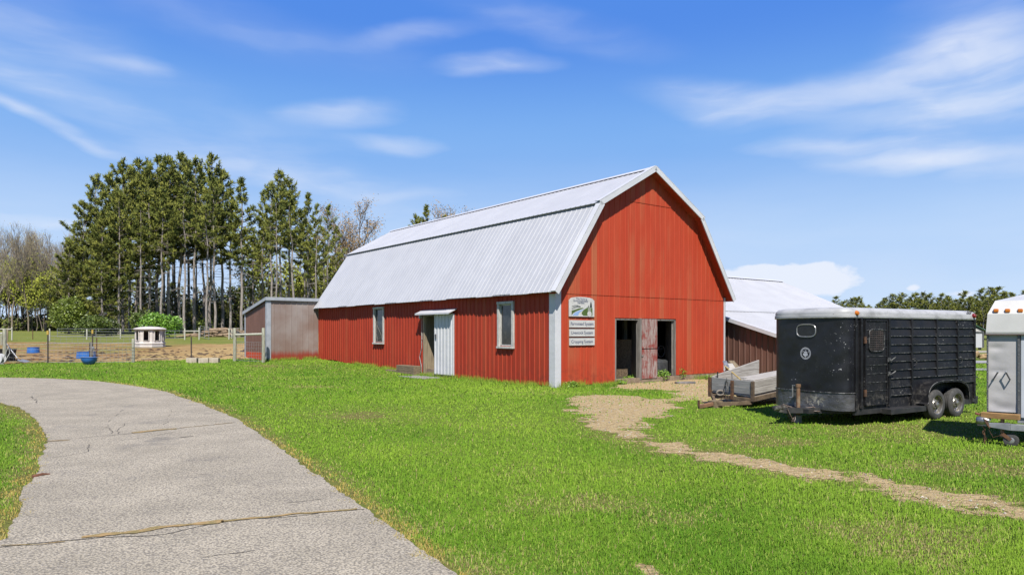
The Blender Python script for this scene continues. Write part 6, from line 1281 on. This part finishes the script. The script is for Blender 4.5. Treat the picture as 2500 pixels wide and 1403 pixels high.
def make_pine(seed, h, cs, rad, dens=1.0, lean=0.0, dead=10, tl=.47, shape=1.0, kk=13, label=None, pw=1.5):
    """a pine of height h whose crown begins at the fraction cs; thing > trunk, crown"""
    r = random.Random(seed); root = thing('pine_tree', label or 'pine', 'tree'); bend = [(r.uniform(-.15, .15) + lean * t * h, r.uniform(-.15, .15), h * t) for t in [i / 8 for i in range(9)]]; bend[0] = (0, 0, -.3)
    def axis_(t): i = min(int(t * 8), 7); f = t * 8 - i; a, b_ = Vector(bend[i]), Vector(bend[i + 1]); return a.lerp(b_, f)
    segs = [([axis_(i / 14) for i in range(15)], [.0080 * h * (1 - (i / 14) ** 1.15) + .02 for i in range(15)])]
    for _ in range(dead):                                        # bare dead limbs under the crown
        t = r.uniform(max(.12, cs * .35), cs + .08); a = r.uniform(0, 6.28); L = r.uniform(.6, 2.0); p = axis_(t); segs.append(([p, p + Vector((math.cos(a) * L * .5, math.sin(a) * L * .5, .05)), p + Vector((math.cos(a) * L, math.sin(a) * L, r.uniform(-.5, .25)))], [.035, .025, .01]))
    V, Q = limb_mesh(segs, 7); tr_ = npmesh('trunk', V, Q, m_bark, root, smooth=True)
    bs, C, D, Ls = [], [], [], []; nb = int((1 - cs) * h * 3.1 * dens); g = r.random() * 6
    for i in range(nb):
        u_ = (i + r.random()) / nb; t = cs + (1 - cs) * u_ * .985; a = g + i * 2.39996 + r.uniform(-.4, .4); prof_ = (1 - u_ ** pw) ** (.8 * shape) * (.55 + .45 * min(1, u_ * 5 + .35)) + .10
        L = rad * prof_ * r.choice((.55, .8, 1.0, 1.1, 1.3)) * r.uniform(.9, 1.1); up_ = -.05 + .75 * u_ + r.uniform(-.15, .2); p = axis_(t); dv = Vector((math.cos(a), math.sin(a), up_)).normalized(); tip = p + dv * L + Vector((0, 0, .16 * L)); mid = p + dv * L * .55 - Vector((0, 0, .03 * L)); bs.append(([p, mid, tip], [.012 * L + .018, .008 * L + .012, .008]))
        ns = max(3, int(L * 4.6 * dens)); side = Vector((-dv.y, dv.x, 0))
        for k in range(ns + 1):
            s = .42 + .58 * k / ns; q = (p.lerp(mid, s / .55) if s < .55 else mid.lerp(tip, (s - .55) / .45)); sw = (r.random() - .5) * 2 * .40 * L * (1.2 - s) if k < ns else 0
            q = q + side * sw + Vector((0, 0, r.uniform(-.05, .22))); dd = (dv * .8 + side * (sw * .8) + Vector((0, 0, .65 + .4 * u_))).normalized(); C.append(q); D.append(dd); Ls.append(tl * r.uniform(.75, 1.2))
            if abs(sw) > .2: bs.append(([q - side * sw - Vector((0, 0, .08)), q], [.012, .006]))
    for k in range(4): C.append(axis_(1.0 - .012 * k)); D.append(Vector((0, 0, 1))); Ls.append(tl * 1.1)
    V1, Q1 = limb_mesh(bs, 4); V2, Q2, c2 = tufts(np.array([tuple(x) for x in C]), np.array([tuple(x) for x in D]), np.array(Ls), .042 * tl / .42, kk, seed, PCOL)
    col = np.concatenate([np.ones((len(V1), 4)) * .2, c2]); npmesh('crown', np.concatenate([V1, V2]), np.concatenate([Q1, Q2 + len(V1)]), [m_twig, m_needle], root, col, np.concatenate([np.zeros(len(Q1)), np.ones(len(Q2))])); return root
PH = 20.0
protos = {}
def proto(kind):
    if kind not in protos:
        a = {'low': (1, .06, 3.9, 1.25, 0, 5), 'lowb': (2, .10, 3.2, 1.2, 0, 5), 'mid': (3, .32, 3.2, 1.15, 0, 12), 'midb': (4, .40, 3.0, 1.1, .01, 14), 'high': (5, .52, 2.9, 1.1, 0, 16), 'highb': (6, .57, 2.6, 1.15, -.008, 18), 'slim': (7, .44, 1.75, 1.1, 0, 16), 'open': (8, .46, 2.2, .80, .012, 20), 'bare': (9, .62, 1.8, .9, 0, 24), 'lean': (10, .52, 2.0, .95, .055, 16)}[kind]
        protos[kind] = [make_pine(a[0] * 17 + 3, PH, a[1], a[2], a[3], a[4], a[5]), False]
    return protos[kind]
def put_tree(pr, px, ptop, Y, label, group, rz, wid=1.0, hh=PH, base_y=None):
    if hh is None:
        if len(pr) < 3: pr.append(max(v.co.z for c in pr[0].children for v in c.data.vertices) * .90)
        hh = pr[2]
    x = (px - CX) / F * Y; z = gz(x, Y); H_ = H + (HOR - ptop) / F * Y - z; s = H_ / hh
    if not pr[1]:
        pr[1] = True; o = pr[0]; o.location = (x, Y, z); o.rotation_euler = (0, 0, rz); o.scale = (s * wid, s * wid, s)
        if label: o['label'] = label
        if group: o['group'] = group
        return o
    return dup(pr[0], (x, Y, z), rz, (s * wid, s * wid, s), label, group)
G1 = 'tall pines of the grove left of the shed'; inner = 'tall pine with bare grey trunk inside the dense grove left of the shed'
PIN = [(168, 590, 74, 'low', 'bushy lowest pine at the left edge of the grove, green nearly to the ground'), (205, 495, 76, 'low', 'second bushy pine from the left of the grove, branches near the ground'), (232, 430, 78, 'lowb', 'full tall pine at the left shoulder of the grove, above the bucket fence'),
       (268, 426, 82, 'mid', inner), (300, 398, 76, 'mid', inner), (318, 420, 88, 'high', inner), (336, 393, 82, 'midb', inner), (352, 425, 90, 'highb', inner), (364, 406, 76, 'mid', inner), (386, 384, 84, 'midb', inner), (402, 432, 90, 'high', inner), (412, 388, 78, 'high', inner), (428, 425, 92, 'highb', inner), (440, 377, 80, 'midb', 'tallest pine of the grove, its tip highest in the tree line'), (462, 398, 86, 'high', inner), (476, 392, 78, 'high', inner), (496, 425, 92, 'midb', inner), (514, 380, 82, 'midb', 'pointed tall pine near the right side of the grove'), (524, 440, 76, 'highb', inner), (543, 418, 84, 'high', 'pine at the right shoulder of the dense grove'), (562, 462, 78, 'slim', 'smaller pine ending the dense grove on its right'), (290, 470, 72, 'mid', inner), (395, 470, 72, 'highb', inner), (450, 460, 72, 'bare', inner), (505, 480, 72, 'bare', inner), (250, 520, 72, 'lowb', inner), (345, 500, 72, 'bare', inner), (420, 500, 94, 'bare', inner), (480, 520, 96, 'bare', inner),
       (590, 437, 76, 'slim', 'slender pine standing alone between the dense grove and the next clump'), (618, 560, 88, 'bare', 'thin pine with small crown behind the slender lone pine'), (640, 470, 84, 'open', 'dark trunked pine left in the middle clump behind the shed'), (662, 452, 78, 'high', 'pine left in the round middle clump above the shed'), (686, 422, 80, 'high', 'tallest pine of the middle clump, above the shed roof'), (706, 446, 84, 'highb', 'pine at the right of the round middle clump'), (676, 480, 74, 'bare', 'pale trunked pine in front of the middle clump'), (640, 560, 95, 'bare', 'pine hidden low behind the middle clump'),
       (722, 473, 76, 'lean', 'leaning pale trunked pine with a tufted crown right of the middle clump'), (742, 540, 86, 'bare', 'short pine between the two leaning pines near the roof'), (772, 503, 75, 'open', 'pale trunked pine with drooping right side nearest to the barn roof'), (790, 560, 88, 'open', 'dark pine close behind the barn roof edge'), (752, 474, 80, 'slim', 'slender tall pine just right of the leaning pine'), (800, 506, 78, 'open', 'open crowned pine beside the pale trunked one at the roof edge'), (822, 556, 84, 'open', 'last low pine before the barn roof corner'), (757, 610, 82, 'bare', 'small pine between the pale trunks near the roof')]
rt = random.Random(8)
for px, pt, Y, kd, lab in PIN: put_tree(proto(kd), px, pt, Y, lab, G1, rt.uniform(0, 6.28), rt.uniform(.88, 1.12))
for px, pt, Y, kd, lab in ((1040, 503, 95, 'slim', 'pine tip showing above the barn ridge, right of the budding tree'), (1016, 528, 92, 'mid', 'broad pine top above the barn ridge beside the pine tip'), (1084, 530, 92, 'open', 'tiny pine top farthest right above the barn ridge')): put_tree(proto(kd), px, pt, Y, lab, 'pine tops above the barn roof', 1.3)
# ------------------------------------------------------------------ plantation on the right: shorter, bushy pines
PH = 10.0; pl = []
for s_ in range(5): pl.append([make_pine(200 + s_, 10.0, .10, 1.9, 1.25, 0, 3, .44, .95, 9, pw=1.2), False])
rp = random.Random(3); labp = 'green pine in the dense plantation row behind the trailers'; px = 2004; i = 0
while px < 2680:
    top_ = 746 - (px - 2030) * .055 + rp.uniform(-15, 12) + (12 if px < 2060 else 0); put_tree(pl[i % 5], px, top_, 128 + rp.uniform(-4, 4), labp, 'plantation pines behind the trailers', rp.uniform(0, 6.28), rp.uniform(1.3, 1.65), 10.0); px += rp.uniform(13, 21); i += 1
px = 1996
while px < 2700:
    top_ = 741 - (px - 2030) * .058 + rp.uniform(-16, 12); put_tree(pl[i % 5], px, top_, 139 + rp.uniform(-4, 4), labp, 'plantation pines behind the trailers', rp.uniform(0, 6.28), rp.uniform(1.4, 1.8), 10.0); px += rp.uniform(16, 24); i += 1
# ------------------------------------------------------------------ bare broadleaf trees at the left
def make_bare(seed, h, spread, depth=4, twigs=True, leafcol=None, nleaf=0, name='bare_tree', mat=None, lw=.16, trunk_r=.011, up=.75):
    r = random.Random(seed); root = thing(name, 'tree', 'tree'); tr_, br, tips = [], [], []
    def grow(p, d, L, rad, lev):
        n_ = 4; P = [p]
        for i in range(n_):
            d = (d + Vector((r.gauss(0, .12), r.gauss(0, .12), .07 * up))).normalized(); P.append(P[-1] + d * L / n_)
        (tr_ if lev == 0 else br).append((P, [rad * (1 - .5 * i / n_) for i in range(n_ + 1)]))
        if lev >= depth: tips.append((P[-1], d)); tips.append((P[2], d)); return
        nc = (9 if lev == 0 else r.choice((3, 4, 4)))
        for k in range(nc):
            s = r.uniform(.38, 1.0) if lev == 0 else r.uniform(.3, 1.0); i = min(int(s * n_), n_ - 1); q = P[i].lerp(P[i + 1], s * n_ - i); a = r.uniform(0, 6.28); o_ = Vector((math.cos(a), math.sin(a), 0)); dd = (d * r.uniform(.55, 1.0) + o_ * spread * r.uniform(.5, 1.0) + Vector((0, 0, .25 * up))).normalized()
            grow(q, dd, L * (r.uniform(.30, .46) if lev == 0 else r.uniform(.45, .7)), max(rad * (.42 if lev == 0 else .55), .011), lev + 1)
        if lev < 3: grow(P[-1], d, L * .45, rad * .5, lev + 1)
    grow(Vector((0, 0, -.2)), Vector((r.uniform(-.05, .05), r.uniform(-.05, .05), 1)), h * .72, h * trunk_r, 0)
    V, Q = limb_mesh(tr_, 6); npmesh('trunk', V, Q, mat or m_twig, root, smooth=True); V, Q = limb_mesh(br, 3)
    col = np.ones((len(V), 4)) * .2; mi = np.zeros(len(Q))
    if nleaf:
        rn = np.random.default_rng(seed); C = np.array([tuple(t[0]) for t in tips]); C = C[rn.integers(0, len(C), nleaf)] + rn.normal(size=(nleaf, 3)) * .28; a = rn.normal(size=(nleaf, 3)); a /= np.linalg.norm(a, axis=1)[:, None]; e = np.cross(a, rn.normal(size=(nleaf, 3))); e /= np.linalg.norm(e, axis=1)[:, None]
        L = lw * rn.uniform(.6, 1.4, (nleaf, 1)); V2 = np.stack([C, C + a * L * .5 + e * L * .32, C + a * L, C + a * L * .5 - e * L * .32], 1).reshape(-1, 3); t = rn.random((nleaf, 1)); c = np.array(leafcol[0]) * (1 - t) + np.array(leafcol[1]) * t
        mi = np.concatenate([mi, np.ones(nleaf)]); Q = np.concatenate([Q, np.arange(4 * nleaf).reshape(-1, 4) + len(V)]); col = np.concatenate([col, np.repeat(np.concatenate([c, np.ones((nleaf, 1))], 1), 4, 0)]); V = np.concatenate([V, V2])
    npmesh('crown', V, Q, [mat or m_twig, m_needle], root, col, mi); return root
m_pal = mk('pale_brown_bark', (.42, .35, .27), (.26, .21, .16), 2, .95, stretch=(4, 4, .8))
bud = ((.34, .28, .10), (.46, .40, .14)); bare = [[make_bare(40 + s_, 15, .55, 4, True, bud, 900, mat=(m_pal, m_twig, m_twigp)[s_ % 3], lw=.13), False] for s_ in range(4)]
labb = 'leafless grey brown tree in the wood at the left picture edge'
for i in range(34):
    px = -95 + i * 8.1 + rt.uniform(-4, 4); put_tree(bare[i % 4], px, 574 + rt.uniform(-14, 26) + (6 if px > 120 else 0), 96 + (i * 7 % 5) * 6 + rt.uniform(-2, 2), labb, 'leafless trees at the left', rt.uniform(0, 6.28), rt.uniform(.8, 1.05), None)
yl = ((.22, .27, .03), (.42, .44, .07)); young = [[make_bare(60 + s_, 8, .7, 3, True, yl, 1500, 'young', lw=.26, trunk_r=.008), False] for s_ in range(3)]
for q in young: q[0].name = 'young_tree'
laby = 'young yellow green leafing tree among the bare trunks at the left'
for i in range(24):
    px = -80 + i * 10 + rt.uniform(-6, 6); put_tree(young[i % 3], px, 672 + rt.uniform(-45, 60), 99 + rt.uniform(-5, 12), laby, 'young leafing trees at the left', rt.uniform(0, 6.28), rt.uniform(.8, 1.2), None)
for px, pt, Y, lab in ((612, 560, 96, 'pale green young tree in the gap between the dense grove and middle clump'), (622, 640, 90, 'pale green sapling low beside the slender lone pine'), (742, 640, 95, 'yellow green young tree above the shed roof left of the pale trunk'), (806, 650, 92, 'yellow green young tree touching the far end of the barn roof'), (700, 690, 100, 'low yellow green sapling above the shed roof'), (850, 640, 104, 'yellow green young tree behind the barn roof end')): put_tree(young[0 if px % 2 else 1], px, pt, Y, lab, 'young trees behind the shed', rt.uniform(0, 6.28), 1.0, None)
orange = ((.34, .20, .06), (.50, .33, .11)); ot = [make_bare(71, 13, .8, 4, True, orange, 4200, 'budding_tree', mat=m_twig, lw=.13, trunk_r=.013), False]
for px, pt, Y, lab in ((975, 506, 88, 'large budding tree with grey branches above the barn roof end'), (920, 545, 84, 'orange budding tree left of the large grey branched tree'), (872, 592, 90, 'small orange brown tree beside the far roof corner'), (1005, 522, 96, 'grey branched tree close to the pine tops above the ridge')): put_tree(ot, px, pt, Y, lab, 'budding trees behind the barn', px * .7, 1.15, None)
# bushes
def bush(px, pb, wpx, hpx, Y, label, cols, cnt, seed, ln=.28):
    x = (px - CX) / F * Y; z = gz(x, Y); r_ = wpx / 2 / F * Y; h_ = hpx / F * Y; t = thing('bush', label, 'bush', (x, Y, z), 0); leaf_clump('leaves', (0, 0, h_ * .55), r_, h_ * .55, cnt, ln, cols, t, seed)
    rr = random.Random(seed); segs = [([(0, 0, -.1), (rr.uniform(-.3, .3) * r_, rr.uniform(-.3, .3) * r_, h_ * .5), (rr.uniform(-.6, .6) * r_, rr.uniform(-.6, .6) * r_, h_ * .9)], [.05, .035, .015]) for _ in range(7)]; V, Q = limb_mesh(segs, 4); npmesh('stems', V, Q, m_twig, t)
bright = ((.12, .29, .02), (.28, .50, .05)); olive = ((.08, .14, .02), (.22, .28, .05)); dkg = ((.045, .08, .018), (.13, .16, .03))
bush(392, 808, 105, 58, 62, 'bright green rounded bush behind the plastic shelter', bright, 5200, 5, .22); bush(350, 800, 70, 62, 66, 'lighter bush left of the bright rounded one, behind the shelter', olive, 1600, 6); bush(230, 812, 80, 48, 66, 'low green bush under the bushy left pines', olive, 3600, 7, .2); bush(170, 812, 90, 90, 72, 'tall green bush at the left foot of the grove', ((.13, .20, .02), (.30, .38, .05)), 6000, 8, .2); bush(262, 800, 60, 40, 68, 'dark bush between the trunks above the wire fence', dkg, 2000, 9, .22)
bush(500, 812, 50, 34, 84, 'small olive bush at the foot of the grove beside the H frame', olive, 700, 10); 
us = 'small young pine growing in the shade between the grove trunks'
for px, pt, Y in ((345, 690, 86), (372, 720, 90), (425, 690, 88), (455, 720, 84), (480, 730, 92), (530, 720, 90), (556, 740, 94), (590, 730, 96), (300, 700, 92), (270, 720, 90), (400, 740, 95)): put_tree(proto('low' if px % 2 else 'lowb'), px, pt, Y, us, 'young pines under the grove', rt.uniform(0, 6.28), rt.uniform(.9, 1.2))
us = 'small young pine among the trunks behind the shed'
for px, pt, Y in ((640, 690, 96), (668, 660, 98), (700, 640, 96), (730, 680, 94), (755, 640, 98), (785, 660, 96), (815, 640, 98), (830, 660, 100)): put_tree(proto('low' if px % 2 else 'lowb'), px, pt, Y, us, 'young pines behind the shed', rt.uniform(0, 6.28), rt.uniform(.9, 1.2))
us = 'pine deep in the wood, behind the grove and the shed'
for i in range(34):
    px = 190 + i * 19.5 + rt.uniform(-7, 7); put_tree(proto(('lowb', 'bare', 'mid', 'open', 'low')[i % 5]), px, 610 + rt.uniform(-45, 60) + (85 if 370 < px < 720 else 0), 99 + rt.uniform(-4, 16), us, 'pines deep in the wood', rt.uniform(0, 6.28), rt.uniform(.9, 1.3))
# undergrowth of the wood behind everything
r_ = np.random.default_rng(9); m_ = 70000; x = r_.uniform(-110, 2, m_); y = r_.uniform(100, 124, m_); hh = (3.0 + 6.0 * sstep(-62, -45, x)) * fbm(x, y, 5, 3, 3) ** 1.1 * 1.3; z = ground_z(x, y) + r_.random(m_) ** 1.3 * hh
P = np.stack([x, y, z], 1); a = r_.normal(size=(m_, 3)); a /= np.linalg.norm(a, axis=1)[:, None]; e = np.cross(a, r_.normal(size=(m_, 3))); e /= np.linalg.norm(e, axis=1)[:, None]; L = r_.uniform(.3, .8, (m_, 1)); V = np.stack([P, P + a * L * .5 + e * L * .22, P + a * L, P + a * L * .5 - e * L * .22], 1).reshape(-1, 3)
t = r_.random((m_, 1)); c = np.where(t < .45, np.array([.14, .12, .085]), np.where(t < .8, np.array([.11, .14, .035]), np.array([.28, .31, .06]))) * r_.uniform(.7, 1.2, (m_, 1)); o = npmesh('undergrowth', V, np.arange(4 * m_).reshape(-1, 4), m_needle, None, np.repeat(np.concatenate([c, np.ones((m_, 1))], 1), 4, 0)); tag(o, 'tangled brown and green undergrowth of the wood behind the paddock', None, None, 'stuff')

# ================================================================== one reflectance trim for every surface: the photograph is exposed about 3/4 stop bright
for m in bpy.data.materials:
    if not m.use_nodes: continue
    n = NT(m.node_tree)
    for b in [q for q in m.node_tree.nodes if q.type in ('BSDF_PRINCIPLED', 'BSDF_TRANSLUCENT')]:
        s_ = b.inputs[0]
        if s_.is_linked:
            src = s_.links[0].from_socket; n.put(s_, n.mix(1.0, src, (.6, .6, .6, 1), 'MULTIPLY'))
        else: c = s_.default_value; s_.default_value = (c[0] * .6, c[1] * .6, c[2] * .6, 1)
